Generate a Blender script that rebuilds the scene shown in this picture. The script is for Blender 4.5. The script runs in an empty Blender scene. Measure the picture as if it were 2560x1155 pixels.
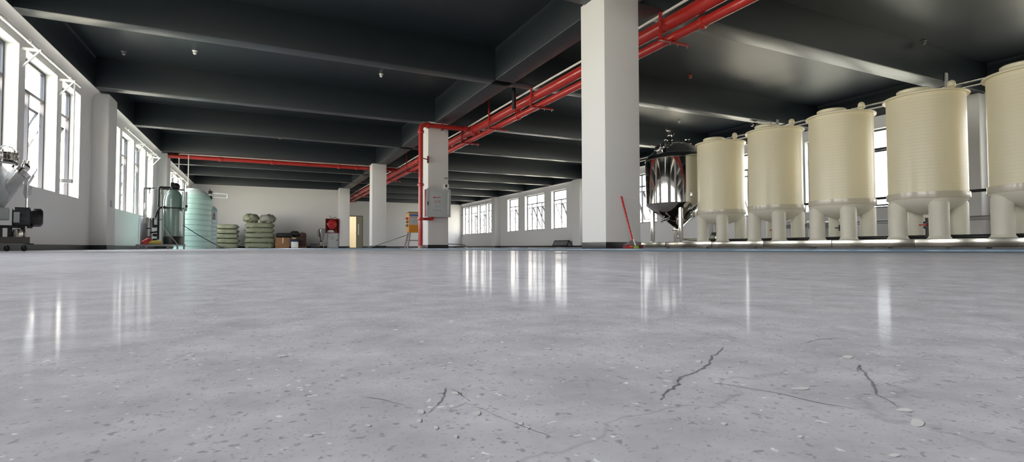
import bpy, bmesh, math, random
from mathutils import Vector, Matrix
random.seed(7)
C = bpy.context.scene.collection
PI = math.pi

# ------------------------------------------------------------------ camera
F_PX, PSI, Y0, ROLL, CAM_H = 1296.3, 0.452034, 617.139, -0.0025, 0.04
TH = math.atan((Y0 - 577.5) / F_PX)
cs, sn = math.cos(PSI), math.sin(PSI)
fwd = Vector((sn*math.cos(TH), cs*math.cos(TH), math.sin(TH)))
r0 = Vector((cs, -sn, 0)); u0 = r0.cross(fwd)
rv = r0*math.cos(ROLL) + u0*math.sin(ROLL)
uv = u0*math.cos(ROLL) - r0*math.sin(ROLL)
cam_d = bpy.data.cameras.new('camera'); cam = bpy.data.objects.new('camera', cam_d); C.objects.link(cam)
cam_d.sensor_fit = 'HORIZONTAL'; cam_d.sensor_width = 36; cam_d.lens = 36*F_PX/2560
cam_d.clip_start = 0.01; cam_d.clip_end = 400
cam.matrix_world = Matrix(((rv.x, uv.x, -fwd.x, 0), (rv.y, uv.y, -fwd.y, 0), (rv.z, uv.z, -fwd.z, CAM_H), (0, 0, 0, 1)))
bpy.context.scene.camera = cam

# ------------------------------------------------------------------ materials
def srgb(r, g, b):
    f = lambda v: (v/255/12.92) if v/255 <= .04045 else ((v/255+.055)/1.055)**2.4
    return (f(r), f(g), f(b), 1)
def mat(name, col, rough=.5, metal=0., spec=.5, var=0., vscale=3., bump=0., bscale=40., coat=0., trans=0., sub=0.):
    m = bpy.data.materials.new(name); m.use_nodes = True
    nt = m.node_tree; b = nt.nodes['Principled BSDF']
    b.inputs['Base Color'].default_value = col if len(col) == 4 else (*col, 1)
    b.inputs['Roughness'].default_value = rough; b.inputs['Metallic'].default_value = metal
    b.inputs['Specular IOR Level'].default_value = spec; b.inputs['Coat Weight'].default_value = coat
    b.inputs['Transmission Weight'].default_value = trans
    if sub: b.inputs['Subsurface Weight'].default_value = sub; b.inputs['Subsurface Radius'].default_value = (.05, .04, .02)
    tc = nt.nodes.new('ShaderNodeTexCoord')
    n = nt.nodes.new('ShaderNodeTexNoise'); n.inputs['Scale'].default_value = vscale; n.inputs['Detail'].default_value = 5
    nt.links.new(tc.outputs['Object'], n.inputs['Vector'])
    mr = nt.nodes.new('ShaderNodeMapRange'); v = max(var, .015)
    mr.inputs[3].default_value = 1-v; mr.inputs[4].default_value = 1+v
    nt.links.new(n.outputs[0], mr.inputs[0])
    mx = nt.nodes.new('ShaderNodeMix'); mx.data_type = 'RGBA'; mx.blend_type = 'MULTIPLY'; mx.inputs[0].default_value = 1
    mx.inputs[6].default_value = col if len(col) == 4 else (*col, 1)
    nt.links.new(mr.outputs[0], mx.inputs[7]); nt.links.new(mx.outputs[2], b.inputs['Base Color'])
    if bump:
        n2 = nt.nodes.new('ShaderNodeTexNoise'); n2.inputs['Scale'].default_value = bscale; n2.inputs['Detail'].default_value = 4
        nt.links.new(tc.outputs['Object'], n2.inputs['Vector'])
        bp = nt.nodes.new('ShaderNodeBump'); bp.inputs['Strength'].default_value = bump; bp.inputs['Distance'].default_value = .01
        nt.links.new(n2.outputs[0], bp.inputs['Height']); nt.links.new(bp.outputs[0], b.inputs['Normal'])
    return m

M = {}
M['wall'] = mat('wall_paint', (.74, .735, .72), .75, var=.02, vscale=1.2, bump=.05, bscale=60)
M['ceil'] = mat('dark_ceiling_paint', (.013, .020, .026), .38, spec=.7, var=.08, vscale=2.5, bump=.12, bscale=30)
M['base'] = mat('black_skirting', (.018, .018, .022), .35)
M['frame'] = mat('dark_window_aluminium', (.05, .05, .06), .4, metal=.3)
M['red'] = mat('red_pipe_paint', (.42, .022, .016), .32, var=.06, coat=.3)
M['darkred'] = mat('dark_red_paint', (.22, .012, .018), .4)
M['white'] = mat('white_plastic', (.8, .8, .78), .4)
M['cable'] = mat('white_conduit', (.75, .73, .68), .5)
M['platform'] = mat('worn_stainless_sheet', (.36, .345, .31), .16, metal=1, var=.45, vscale=1.6, bump=.15, bscale=3)
M['tank'] = mat('cream_polypropylene', (.86, .79, .57), .36, spec=.45, var=.03, vscale=2., coat=.08)
M['tankleg'] = mat('cream_leg_plastic', (.80, .77, .66), .42, var=.04, vscale=4)
M['band'] = mat('clear_plastic_band', (.62, .58, .47), .25, coat=.3)
M['chrome'] = mat('mirror_stainless', (.66, .65, .63), .05, metal=1)
M['steel'] = mat('brushed_stainless', (.50, .485, .45), .2, metal=1, var=.08, vscale=6, bump=.03, bscale=25)
M['dullsteel'] = mat('dull_steel', (.35, .35, .35), .4, metal=.8, var=.1)
M['black'] = mat('black_plastic', (.012, .012, .014), .4)
M['rubber'] = mat('black_rubber', (.02, .02, .02), .7)
M['grey'] = mat('light_grey_enamel', (.44, .46, .46), .4)
M['midgrey'] = mat('grey_enamel', (.2, .2, .21), .45)
M['motor'] = mat('dark_grey_motor_paint', (.055, .06, .068), .42, var=.1)
M['cart'] = mat('brown_grey_cart_paint', (.10, .095, .085), .5)
M['frp'] = mat('grey_green_fibreglass', (.20, .29, .26), .18, var=.06, coat=.4)
M['mint'] = mat('pale_mint_polyethylene', (.46, .68, .60), .35, var=.03)
M['palemint'] = mat('milky_polyethylene', (.60, .72, .68), .3)
M['mint2'] = mat('pale_blue_polyethylene', (.45, .62, .60), .35, var=.03)
M['sack'] = mat('green_woven_sacking', (.19, .205, .13), .6, var=.4, vscale=9, bump=.3, bscale=60)
M['sack2'] = mat('olive_grey_sacking', (.20, .20, .17), .7, var=.2, vscale=9, bump=.3, bscale=60)
M['box'] = mat('brown_cardboard', (.26, .13, .055), .8, var=.08)
M['tape'] = mat('pale_tape', (.7, .6, .45), .4)
M['brown'] = mat('dark_brown_fabric', (.055, .028, .022), .8, bump=.2, bscale=40)
M['blackbag'] = mat('black_bag_fabric', (.012, .012, .014), .6, bump=.2)
M['navy'] = mat('navy_cloth', (.02, .025, .07), .7)
M['yellow'] = mat('yellow_plastic', (.6, .45, .08), .5)
M['orange'] = mat('orange_box_enamel', (.55, .22, .02), .4)
M['blue'] = mat('blue_print', (.03, .1, .3), .5)
M['redprint'] = mat('red_print', (.45, .05, .05), .5)
M['greyprint'] = mat('grey_print', (.2, .2, .2), .5)
M['pinkgrey'] = mat('worn_grey_paint', (.22, .18, .18), .5)
M['cream'] = mat('cream_wall_paint', (.85, .78, .60), .7)
M['olive'] = mat('olive_door_paint', (.20, .18, .12), .5)
M['green'] = mat('bright_green_plastic', (.25, .55, .05), .5)
M['broomred'] = mat('glossy_red_plastic', (.55, .02, .02), .25)
M['bristle'] = mat('dark_red_bristles', (.16, .02, .03), .8)
M['lampwhite'] = mat('white_porcelain', (.85, .85, .85), .3)
M['lamporange'] = mat('orange_cap', (.6, .15, .06), .4)
M['crack'] = mat('dark_crack_fill', (.25, .24, .25), .6, var=.3, vscale=30)
M['chip'] = mat('white_stone_chip', (.78, .77, .76), .35)
M['reelred'] = mat('bright_red_reel', (.42, .015, .015), .35)

def glass_mat(name, tint, k=.10):
    m = bpy.data.materials.new(name); m.use_nodes = True; nt = m.node_tree; nt.nodes.clear()
    o = nt.nodes.new('ShaderNodeOutputMaterial'); t = nt.nodes.new('ShaderNodeBsdfTransparent'); g = nt.nodes.new('ShaderNodeBsdfGlossy')
    x = nt.nodes.new('ShaderNodeMixShader'); t.inputs[0].default_value = (*tint, 1); g.inputs[1].default_value = .02
    x.inputs[0].default_value = k
    nt.links.new(t.outputs[0], x.inputs[1]); nt.links.new(g.outputs[0], x.inputs[2]); nt.links.new(x.outputs[0], o.inputs[0]); return m
M['glass'] = glass_mat('window_glass', (.72, .76, .80))
def film_mat(name, tint, fac):
    m = bpy.data.materials.new(name); m.use_nodes = True; nt = m.node_tree; nt.nodes.clear()
    o = nt.nodes.new('ShaderNodeOutputMaterial'); t = nt.nodes.new('ShaderNodeBsdfTransparent')
    p = nt.nodes.new('ShaderNodeBsdfPrincipled'); p.inputs['Base Color'].default_value = (*tint, 1); p.inputs['Roughness'].default_value = .15
    tc = nt.nodes.new('ShaderNodeTexCoord'); n = nt.nodes.new('ShaderNodeTexNoise'); n.inputs['Scale'].default_value = 9; n.inputs['Detail'].default_value = 6
    n.inputs['Distortion'].default_value = 1.5
    bp = nt.nodes.new('ShaderNodeBump'); bp.inputs['Strength'].default_value = .9; bp.inputs['Distance'].default_value = .03
    nt.links.new(tc.outputs['Object'], n.inputs['Vector']); nt.links.new(n.outputs[0], bp.inputs['Height']); nt.links.new(bp.outputs[0], p.inputs['Normal'])
    x = nt.nodes.new('ShaderNodeMixShader'); x.inputs[0].default_value = fac
    nt.links.new(t.outputs[0], x.inputs[1]); nt.links.new(p.outputs[0], x.inputs[2]); nt.links.new(x.outputs[0], o.inputs[0]); return m
M['film'] = film_mat('clear_plastic_wrap', (.62, .64, .66), .6)
M['hose'] = mat('blue_clear_hose', (.15, .21, .26), .12, coat=.6, var=.25, vscale=1.3)
M['hose2'] = mat('teal_clear_hose', (.09, .14, .165), .15, coat=.6, var=.2, vscale=1.1)

def floor_mat():
    m = bpy.data.materials.new('polished_concrete'); m.use_nodes = True; nt = m.node_tree; nt.nodes.clear()
    N = nt.nodes.new; L = nt.links.new
    o = N('ShaderNodeOutputMaterial'); d = N('ShaderNodeBsdfDiffuse'); g = N('ShaderNodeBsdfGlossy'); x = N('ShaderNodeMixShader')
    tc = N('ShaderNodeTexCoord')
    def noise(sc, det, rough=.5):
        n = N('ShaderNodeTexNoise'); n.inputs['Scale'].default_value = sc; n.inputs['Detail'].default_value = det
        n.inputs['Roughness'].default_value = rough; L(tc.outputs['Object'], n.inputs['Vector']); return n
    def ramp(src, stops):
        r = N('ShaderNodeValToRGB'); cr = r.color_ramp
        while len(cr.elements) < len(stops): cr.elements.new(.5)
        for e, (p, c) in zip(cr.elements, stops): e.position = p; e.color = (c, c, c, 1) if not isinstance(c, tuple) else c
        L(src, r.inputs[0]); return r
    def mix(a, b, f, mode='MIX'):
        q = N('ShaderNodeMix'); q.data_type = 'RGBA'; q.blend_type = mode
        for s, v in ((0, f), (6, a), (7, b)):
            if hasattr(v, 'is_linked') or hasattr(v, 'links'): L(v, q.inputs[s])
            elif s == 0: q.inputs[0].default_value = v
            else: q.inputs[s].default_value = v
        return q.outputs[2]
    cloud = ramp(noise(.55, 8, .6).outputs[0], [(.3, .55), (.7, .70)])
    fine = ramp(noise(28, 6, .65).outputs[0], [(.3, .76), (.7, 1.14)])
    col = mix(cloud.outputs[0], fine.outputs[0], 1., 'MULTIPLY')
    col = mix(col, (.99, .955, 1.0, 1), 1., 'MULTIPLY')
    # aggregate: dark grains
    def grains(scale, thr, val, seed, dens, distort):
        mp = N('ShaderNodeMapping'); L(tc.outputs['Object'], mp.inputs[0]); mp.inputs['Location'].default_value = (seed, seed*.7, 0)
        nz = N('ShaderNodeTexNoise'); nz.inputs['Scale'].default_value = scale*.9; nz.inputs['Detail'].default_value = 3; L(mp.outputs[0], nz.inputs['Vector'])
        ad = N('ShaderNodeVectorMath'); ad.operation = 'MULTIPLY_ADD'
        L(nz.outputs['Color'], ad.inputs[0]); ad.inputs[1].default_value = (distort/scale,)*3; L(mp.outputs[0], ad.inputs[2])
        v = N('ShaderNodeTexVoronoi'); v.inputs['Scale'].default_value = scale; v.inputs['Randomness'].default_value = 1; L(ad.outputs[0], v.inputs['Vector'])
        sp = N('ShaderNodeSeparateColor'); L(v.outputs['Color'], sp.inputs[0])
        a = N('ShaderNodeMath'); a.operation = 'LESS_THAN'; L(sp.outputs[0], a.inputs[0]); a.inputs[1].default_value = dens
        b = N('ShaderNodeMapRange'); L(v.outputs['Distance'], b.inputs[0]); b.inputs[1].default_value = thr; b.inputs[2].default_value = thr*.55
        b.inputs[3].default_value = 0; b.inputs[4].default_value = val
        c = N('ShaderNodeMath'); c.operation = 'MULTIPLY'; L(a.outputs[0], c.inputs[0]); L(b.outputs[0], c.inputs[1])
        return c.outputs[0]
    col = mix(col, (.30, .29, .30, 1), grains(420, .40, .75, 3.1, .20, 2.2))
    col = mix(col, (.42, .41, .42, 1), grains(900, .45, .7, 8.3, .30, 1.6))
    col = mix(col, (.95, .94, .93, 1), grains(380, .30, .75, 5.7, .08, 2.2))
    col = mix(col, (.96, .95, .93, 1), grains(150, .20, .7, 1.9, .05, 2.6))
    col = mix(col, (.95, .94, .92, 1), grains(45, .10, .5, 2.9, .06, 3.))
    # hairline cracks
    mp = N('ShaderNodeMapping'); L(tc.outputs['Object'], mp.inputs[0])
    nz = noise(9, 5); ad = N('ShaderNodeVectorMath'); ad.operation = 'MULTIPLY_ADD'
    L(nz.outputs['Color'], ad.inputs[0]); ad.inputs[1].default_value = (.12, .12, .12); L(mp.outputs[0], ad.inputs[2])
    v = N('ShaderNodeTexVoronoi'); v.feature = 'DISTANCE_TO_EDGE'; v.inputs['Scale'].default_value = 4.5; L(ad.outputs[0], v.inputs['Vector'])
    ck = N('ShaderNodeMapRange'); L(v.outputs['Distance'], ck.inputs[0]); ck.inputs[1].default_value = .004; ck.inputs[2].default_value = .0
    ck.inputs[3].default_value = 0; ck.inputs[4].default_value = .28
    col = mix(col, (.2, .2, .21, 1), ck.outputs[0])
    # pale scuffs of the trowel
    mp2 = N('ShaderNodeMapping'); L(tc.outputs['Object'], mp2.inputs[0]); mp2.inputs['Scale'].default_value = (1., .16, 1); mp2.inputs['Rotation'].default_value = (0, 0, .35)
    sc = N('ShaderNodeTexNoise'); sc.inputs['Scale'].default_value = 5; sc.inputs['Detail'].default_value = 7; L(mp2.outputs[0], sc.inputs['Vector'])
    scr = ramp(sc.outputs[0], [(.5, 0.), (.75, .5)])
    col = mix(col, (.78, .76, .78, 1), scr.outputs[0])
    L(col, d.inputs[0])
    g.inputs[0].default_value = (.9, .89, .9, 1)
    rr = ramp(noise(1.3, 5).outputs[0], [(.3, .06), (.7, .14)]); L(rr.outputs[0], g.inputs['Roughness'])
    bn = noise(6, 3); bp = N('ShaderNodeBump'); bp.inputs['Strength'].default_value = .012; bp.inputs['Distance'].default_value = .02
    L(bn.outputs[0], bp.inputs['Height']); L(bp.outputs[0], g.inputs['Normal'])
    lw = N('ShaderNodeLayerWeight'); lw.inputs[0].default_value = .5
    fr = N('ShaderNodeMapRange'); L(lw.outputs['Facing'], fr.inputs[0]); fr.inputs[1].default_value = .84; fr.inputs[2].default_value = 1.; fr.inputs[3].default_value = .004; fr.inputs[4].default_value = .17; L(fr.outputs[0], x.inputs[0])
    L(d.outputs[0], x.inputs[1]); L(g.outputs[0], x.inputs[2]); L(x.outputs[0], o.inputs[0]); return m
M['floor'] = floor_mat()

# ------------------------------------------------------------------ mesh helpers
class MB:
    def __init__(s): s.bm = bmesh.new()
    def add(s, verts, faces):
        vs = [s.bm.verts.new(v) for v in verts]
        for f in faces:
            try: s.bm.faces.new([vs[i] for i in f])
            except ValueError: pass
        return s
    def box(s, x0, x1, y0, y1, z0, z1, bev=0, rot=None, at=None):
        b2 = bmesh.new(); bmesh.ops.create_cube(b2, size=1)
        c = Vector(((x0+x1)/2, (y0+y1)/2, (z0+z1)/2))
        for v in b2.verts: v.co = Vector((v.co.x*(x1-x0), v.co.y*(y1-y0), v.co.z*(z1-z0)))
        if bev: bmesh.ops.bevel(b2, geom=b2.edges[:], offset=bev, segments=3, affect='EDGES', profile=.5)
        for v in b2.verts:
            p = v.co + c
            if rot is not None:
                a = Vector(at) if at is not None else c
                p = rot @ (p-a) + a
            v.co = p
        s.merge(b2); return s
    def merge(s, b2, mtx=None):
        me = bpy.data.meshes.new('tmp'); b2.to_mesh(me); b2.free()
        if mtx is not None: me.transform(mtx)
        s.bm.from_mesh(me); bpy.data.meshes.remove(me)
    def bar(s, p, q, w, h=None, up=(0, 0, 1)):
        p, q = Vector(p), Vector(q); h = h or w; d = (q-p).normalized(); u = Vector(up)
        if abs(d.dot(u)) > .98: u = Vector((1, 0, 0))
        a = d.cross(u).normalized()*w/2; b = a.cross(d).normalized()*h/2
        vs = [p-a-b, p+a-b, p+a+b, p-a+b, q-a-b, q+a-b, q+a+b, q-a+b]
        return s.add(vs, [(3, 2, 1, 0), (4, 5, 6, 7), (0, 1, 5, 4), (1, 2, 6, 5), (2, 3, 7, 6), (3, 0, 4, 7)])
    def tube(s, pts, r, seg=16, caps=True, rad=None):
        pts = [Vector(p) for p in pts]; n = len(pts); rings = []; prev = None
        for i, p in enumerate(pts):
            d = (pts[min(i+1, n-1)]-pts[max(i-1, 0)]).normalized()
            if prev is None:
                u = Vector((0, 0, 1)) if abs(d.z) < .9 else Vector((1, 0, 0)); a = d.cross(u).normalized()
            else: a = (prev - d*prev.dot(d)).normalized()
            prev = a; b = d.cross(a); rr = rad[i] if rad else r
            rings.append([s.bm.verts.new(p + (a*math.cos(2*PI*k/seg) + b*math.sin(2*PI*k/seg))*rr) for k in range(seg)])
        for i in range(n-1):
            for k in range(seg):
                f = s.bm.faces.new((rings[i][k], rings[i][(k+1) % seg], rings[i+1][(k+1) % seg], rings[i+1][k])); f.smooth = True
        if caps: s.bm.faces.new(rings[0][::-1]); s.bm.faces.new(rings[-1])
        return s
    def cyl(s, p, q, r, seg=24, r2=None): return s.tube([p, q], r, seg, rad=[r, r if r2 is None else r2])
    def lathe(s, prof, c=(0, 0, 0), seg=48, axis=None, smooth=True):
        c = Vector(c); q = Vector((0, 0, 1)).rotation_difference(Vector(axis).normalized()) if axis else None
        rings = []
        for r, z in prof:
            ring = []
            for k in range(seg if r > 1e-6 else 1):
                v = Vector((r*math.cos(2*PI*k/seg), r*math.sin(2*PI*k/seg), z))
                if q: v = q @ v
                ring.append(s.bm.verts.new(v+c))
            rings.append(ring)
        for a, b in zip(rings, rings[1:]):
            for k in range(seg):
                if len(a) == 1 and len(b) == 1: continue
                vs = [a[0], b[(k+1) % seg], b[k]] if len(a) == 1 else ([a[k], a[(k+1) % seg], b[0]] if len(b) == 1 else [a[k], a[(k+1) % seg], b[(k+1) % seg], b[k]])
                f = s.bm.faces.new(vs); f.smooth = smooth
        return s
    def ball(s, c, r, sc=(1, 1, 1), seg=20):
        b2 = bmesh.new(); bmesh.ops.create_uvsphere(b2, u_segments=seg, v_segments=seg//2, radius=r)
        for f in b2.faces: f.smooth = True
        s.merge(b2, Matrix.Translation(c) @ Matrix.Diagonal((*sc, 1))); return s
    def pillow(s, x0, x1, y0, y1, z0, z1, n=14, rough=.02, freq=3., p=3.2, seed=0, mtx=None):
        """a soft stuffed shape: superellipsoid with lumps"""
        b2 = bmesh.new(); bmesh.ops.create_uvsphere(b2, u_segments=n*3, v_segments=n*2, radius=1)
        from mathutils import noise as nz
        cx, cy, cz = (x0+x1)/2, (y0+y1)/2, (z0+z1)/2
        for v in b2.verts:
            a = v.co.copy(); e = lambda t: math.copysign(abs(t)**(2/p), t)
            m = max(abs(a.x)**p + abs(a.y)**p + abs(a.z)**p, 1e-6)**(1/p)
            a = a/m
            w = 1 + rough*8*nz.noise(Vector((a.x*freq+seed, a.y*freq, a.z*freq*.6)))
            v.co = Vector((cx + a.x*(x1-x0)/2*(1+(w-1)*.4), cy + a.y*(y1-y0)/2*(1+(w-1)*.4), cz + a.z*(z1-z0)/2*w))
        for f in b2.faces: f.smooth = True
        s.merge(b2, mtx); return s
    def build(s, name, m, parent=None, loc=None, smooth=False):
        bmesh.ops.recalc_face_normals(s.bm, faces=s.bm.faces[:])
        me = bpy.data.meshes.new(name); s.bm.to_mesh(me); s.bm.free()
        me.materials.append(M[m] if isinstance(m, str) else m)
        if smooth:
            for p in me.polygons: p.use_smooth = True
        try: me.set_sharp_from_angle(angle=math.radians(40))
        except Exception: pass
        o = bpy.data.objects.new(name, me); C.objects.link(o)
        if parent: o.parent = parent
        if loc is not None: o.location = loc
        return o

def tag(o, label=None, cat=None, group=None, kind=None):
    if label: o['label'] = label
    if cat: o['category'] = cat
    if group: o['group'] = group
    if kind: o['kind'] = kind
    return o
def thing(name, label, cat, loc=(0, 0, 0), rz=0, group=None, kind=None):
    o = bpy.data.objects.new(name, None); C.objects.link(o); o.location = loc; o.rotation_euler = (0, 0, rz)
    o.empty_display_size = .1
    return tag(o, label, cat, group, kind)
def copy_tree(o, parent=None):
    c = o.copy(); C.objects.link(c)
    if parent: c.parent = parent
    for ch in [q for q in bpy.data.objects if q.parent == o]: copy_tree(ch, c)
    return c
def arc(c, a, b, r, n=6):
    """points of a quarter bend at corner c from direction a to direction b"""
    c, a, b = Vector(c), Vector(a).normalized(), Vector(b).normalized()
    o = c - a*r + b*r
    return [o + (-b*math.cos(t)+a*math.sin(t))*r for t in [PI/2*k/n for k in range(n+1)]]
def bend(pts, r, n=6):
    pts = [Vector(p) for p in pts]; out = [pts[0]]
    for p, q, w in zip(pts, pts[1:], pts[2:]):
        a = (q-p).normalized(); b = (w-q).normalized(); ang = a.angle(b)
        if ang < .02: out.append(q); continue
        d = min(r*math.tan(ang/2), (q-p).length*.45, (w-q).length*.45)
        s_, e_ = q-a*d, q+b*d
        for k in range(n+1):
            t = k/n; out.append((s_*(1-t)**2) + q*2*t*(1-t) + e_*t*t)
    out.append(pts[-1]); return out

# ------------------------------------------------------------------ the hall
SOF, SLAB = 3.46, 4.12
XL, XR, XLO, XRO = -3.35, 14.75, -3.60, 15.0     # inner and outer wall faces
YB, YP, YF = -13.0, 32.4, 39.75                   # back, partition, far wall
SILL, HEAD = 1.05, 3.17
S = 'structure'
fl = MB().box(XLO, XRO, YB-.2, YF+3.2, -.2, 0).build('floor', 'floor')
tag(fl, 'polished grey concrete floor with speckled aggregate and fine cracks', 'floor', kind=S)
tag(MB().box(XLO, XRO, YB-.2, YF+3.2, SLAB, SLAB+.2).build('ceiling', 'ceil'), 'dark grey painted concrete ceiling slab above the beams', 'ceiling', kind=S)

left_open = []
def bay(lo, hi):                                   # four openings between two pilasters
    w = [1.1, 1.42, 1.42, 1.1]; g = .25; tot = sum(w)+3*g; s = (lo+hi)/2 - tot/2; r = []
    for k in w: r.append((s, s+k)); s += k+g
    return r
for lo, hi in ((-9.9, -2.6), (-1.9, 5.4), (6.8, 14.15), (14.85, 22.15)): left_open += bay(lo, hi)
left_open += bay(22.9, 31.8)
right_open = [(-8.8, -7.3), (-6.3, -4.), (-3.4, -2.3), (-.9, .6), (1.2, 3.2), (3.8, 5.2), (6.9, 8.5), (8.75, 10.14), (10.6, 12.9), (14.95, 16.1), (16.66, 18.9), (19.4, 21.0),
              (23.7, 25.3), (26.1, 28.55), (29.47, 31.05), (33.5, 34.6), (34.78, 36.27), (36.48, 38.02), (38.25, 39.4)]
def side_wall(name, xi, xo, opens, y0, y1, sgn, label):
    """xi inner face, xo outer face, sgn = direction into the room"""
    m = MB(); a, b = min(xi, xo), max(xi, xo)
    m.box(a, b, y0, y1, 0, SILL); 
    prev = y0
    for s, e in opens: m.box(a, b, prev, s, SILL, HEAD); prev = e
    m.box(a, b, prev, y1, SILL, HEAD)
    # head band that swells outward to the edge beam in a soft curve
    prof = [(xo, HEAD), (xi, HEAD)] + [(xi + sgn*.15*(1-math.cos(t*PI/2)), HEAD+.03+(SOF-HEAD-.03)*math.sin(t*PI/2)**1.0) for t in [k/8 for k in range(9)]] + [(xo, SOF)]
    n = len(prof); vs = [(x, y0, z) for x, z in prof] + [(x, y1, z) for x, z in prof]
    m.add(vs, [(k, (k+1) % n, n+(k+1) % n, n+k) for k in range(n)] + [tuple(range(n)), tuple(range(2*n-1, n-1, -1))])
    return tag(m.build(name, 'wall'), label, 'wall', kind=S)
side_wall('wall_left', XL, XLO, left_open, YB, YP+.2, 1, 'white left wall with tall windows and a curved head band')
side_wall('wall_right', XR, XRO, right_open, YB, YF+.2, -1, 'white right wall behind the cream tanks with tall windows')
tag(MB().box(XLO, XRO, YB-.2, YB, 0, SLAB).build('wall_back', 'wall'), 'white wall behind the camera', 'wall', kind=S)
tag(MB().box(XLO, 4.3, YP, YP+.2, 0, SOF+.02).build('wall_partition', 'wall'), 'white partition wall behind the stacked sacks', 'wall', kind=S)
tag(MB().box(4.1, 4.3, YP+.2, YF, 0, SOF+.02).build('wall_side', 'wall'), 'white return wall beside the far door', 'wall', kind=S)
DX0, DX1, DZ = 5.9, 6.85, 2.33
m = MB(); m.box(4.1, DX0, YF, YF+.2, 0, SOF+.02); m.box(DX1, XRO, YF, YF+.2, 0, SOF+.02); m.box(DX0, DX1, YF, YF+.2, DZ, SOF+.02)
tag(m.build('wall_far', 'wall'), 'white far end wall with a doorway at its left', 'wall', kind=S)
tag(MB().box(4.5, 9, YF+2.8, YF+3, 0, 2.75).build('wall_corridor', 'cream'), 'cream wall seen through the far doorway', 'wall', kind=S)  # top lowered so the gap above lets more daylight onto it
tag(MB().box(4.3, 4.5, YF+.2, YF+3, 0, SLAB).build('wall_light_block_left', 'cream'), 'unseen cream left wall added beyond the far door to block daylight', 'wall', kind=S)  # unseen side wall, added to keep open daylight out of the corridor
tag(MB().box(9, 9.2, YF+.2, YF+3, 0, SLAB).build('wall_light_block_right', 'cream'), 'unseen cream right wall added beyond the far door to block daylight', 'wall', kind=S)  # added unseen as well, leaving daylight only over the back wall
# pilasters
def pilaster(x0, x1, y0, y1, label):
    o = MB().box(x0, x1, y0, y1, 0, SOF, bev=.035).build('pilaster', 'wall')
    tag(o, label, 'pilaster', kind=S)
    b = .006; MB().box(x0-b, x1+b, y0-b, y1+b, 0, .10).build('baseboard', 'base', o)
for k, (y0, y1) in enumerate(((-2.55, -1.9), (5.45, 6.75), (14.15, 14.87), (22.15, 22.9))):
    pilaster(XL-.05, -3.04, y0, y1, ['white wall pilaster on the left wall behind the camera', 'white wall pilaster beside the camera on the left wall', 'white left wall pilaster between the near and middle windows', 'white left wall pilaster behind the filter skid'][k])
for k, (y0, y1) in enumerate(((-2.3, -1.6), (5.75, 6.35), (13.7, 14.4), (21.8, 22.5), (32.2, 32.85))):
    pilaster(14.35, XR+.05, y0, y1, ['white right wall pilaster beside the camera', 'white right wall pilaster between the two nearest cream tanks', 'white right wall pilaster behind the polished vessel', 'white right wall pilaster beside the big square column', 'white right wall pilaster between the two far window groups'][k])
def skirt(name, x0, x1, y0, y1, label): tag(MB().box(x0, x1, y0, y1, 0, .10).build(name, 'base'), label, 'baseboard', kind=S)
skirt('baseboard_left', XL, XL+.012, YB, YP, 'black skirting along the left wall')
skirt('baseboard_right', XR-.012, XR, YB, YF, 'black skirting along the right wall')
skirt('baseboard_partition', XL, 4.3, YP-.012, YP, 'black skirting behind the stacked sacks')
m = MB(); m.box(4.3, DX0-.05, YF-.012, YF, 0, .1); m.box(DX1+.05, XR, YF-.012, YF, 0, .1)
tag(m.build('baseboard_far', 'base'), 'black skirting along the far end wall', 'baseboard', kind=S)

# beams and girder
def beam(x0, x1, y0, y1, label, z0=SOF):
    tag(MB().box(x0, x1, y0, y1, z0, SLAB+.02, bev=.012).build('ceiling_beam', 'ceil'), label, 'beam', kind=S)
bl = [(-10.4, .35, 'behind the camera at the back'), (-6.4, .3, 'behind the camera in the middle'), (-2.4, .35, 'behind the camera nearest to it'), (1.6, .3, 'directly overhead'), (5.69, .38, 'above the big square column'), (9.62, .30, 'second along from the camera'), (13.70, .30, 'above the hydrant column'),
      (17.5, .28, 'between the hydrant column and the middle column'), (21.84, .30, 'above the middle column'), (24.87, .28, 'just beyond the middle column'), (28.24, .28, 'short of the far partition'), (32.25, .30, 'over the partition top'), (36.0, .28, 'nearest the far end wall')]
for y, w, t in bl: beam(XL-.1, XR+.1, y, y+w, 'dark cross beam of the ceiling, ' + t)
beam(4.30, 4.74, YB, YF, 'dark long ceiling girder running along the column row')
beam(XLO, XL+.15, YB, YP+.1, 'dark edge beam above the left wall windows'); beam(XR-.15, XRO, YB, YF, 'dark edge beam above the right wall windows')
beam(4.1, XRO, YF, YF+.2, 'dark edge beam above the far end wall')
# columns
for y, t in ((-2.3, 'white square column behind the camera'), (5.61, 'large white square column nearest the camera with a broom leaning on it'), (13.68, 'white square column carrying the grey hydrant cabinet'),
             (21.54, 'white square column in the middle of the row'), (31.3, 'farthest white square column at the partition end')):
    o = MB().box(4.10, 4.68, y, y+.56, 0, SOF+.02, bev=.008).build('column', 'wall'); tag(o, t, 'column', kind=S)
    MB().box(4.094, 4.686, y-.006, y+.566, 0, .10, bev=.003).build('baseboard', 'base', o)

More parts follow.
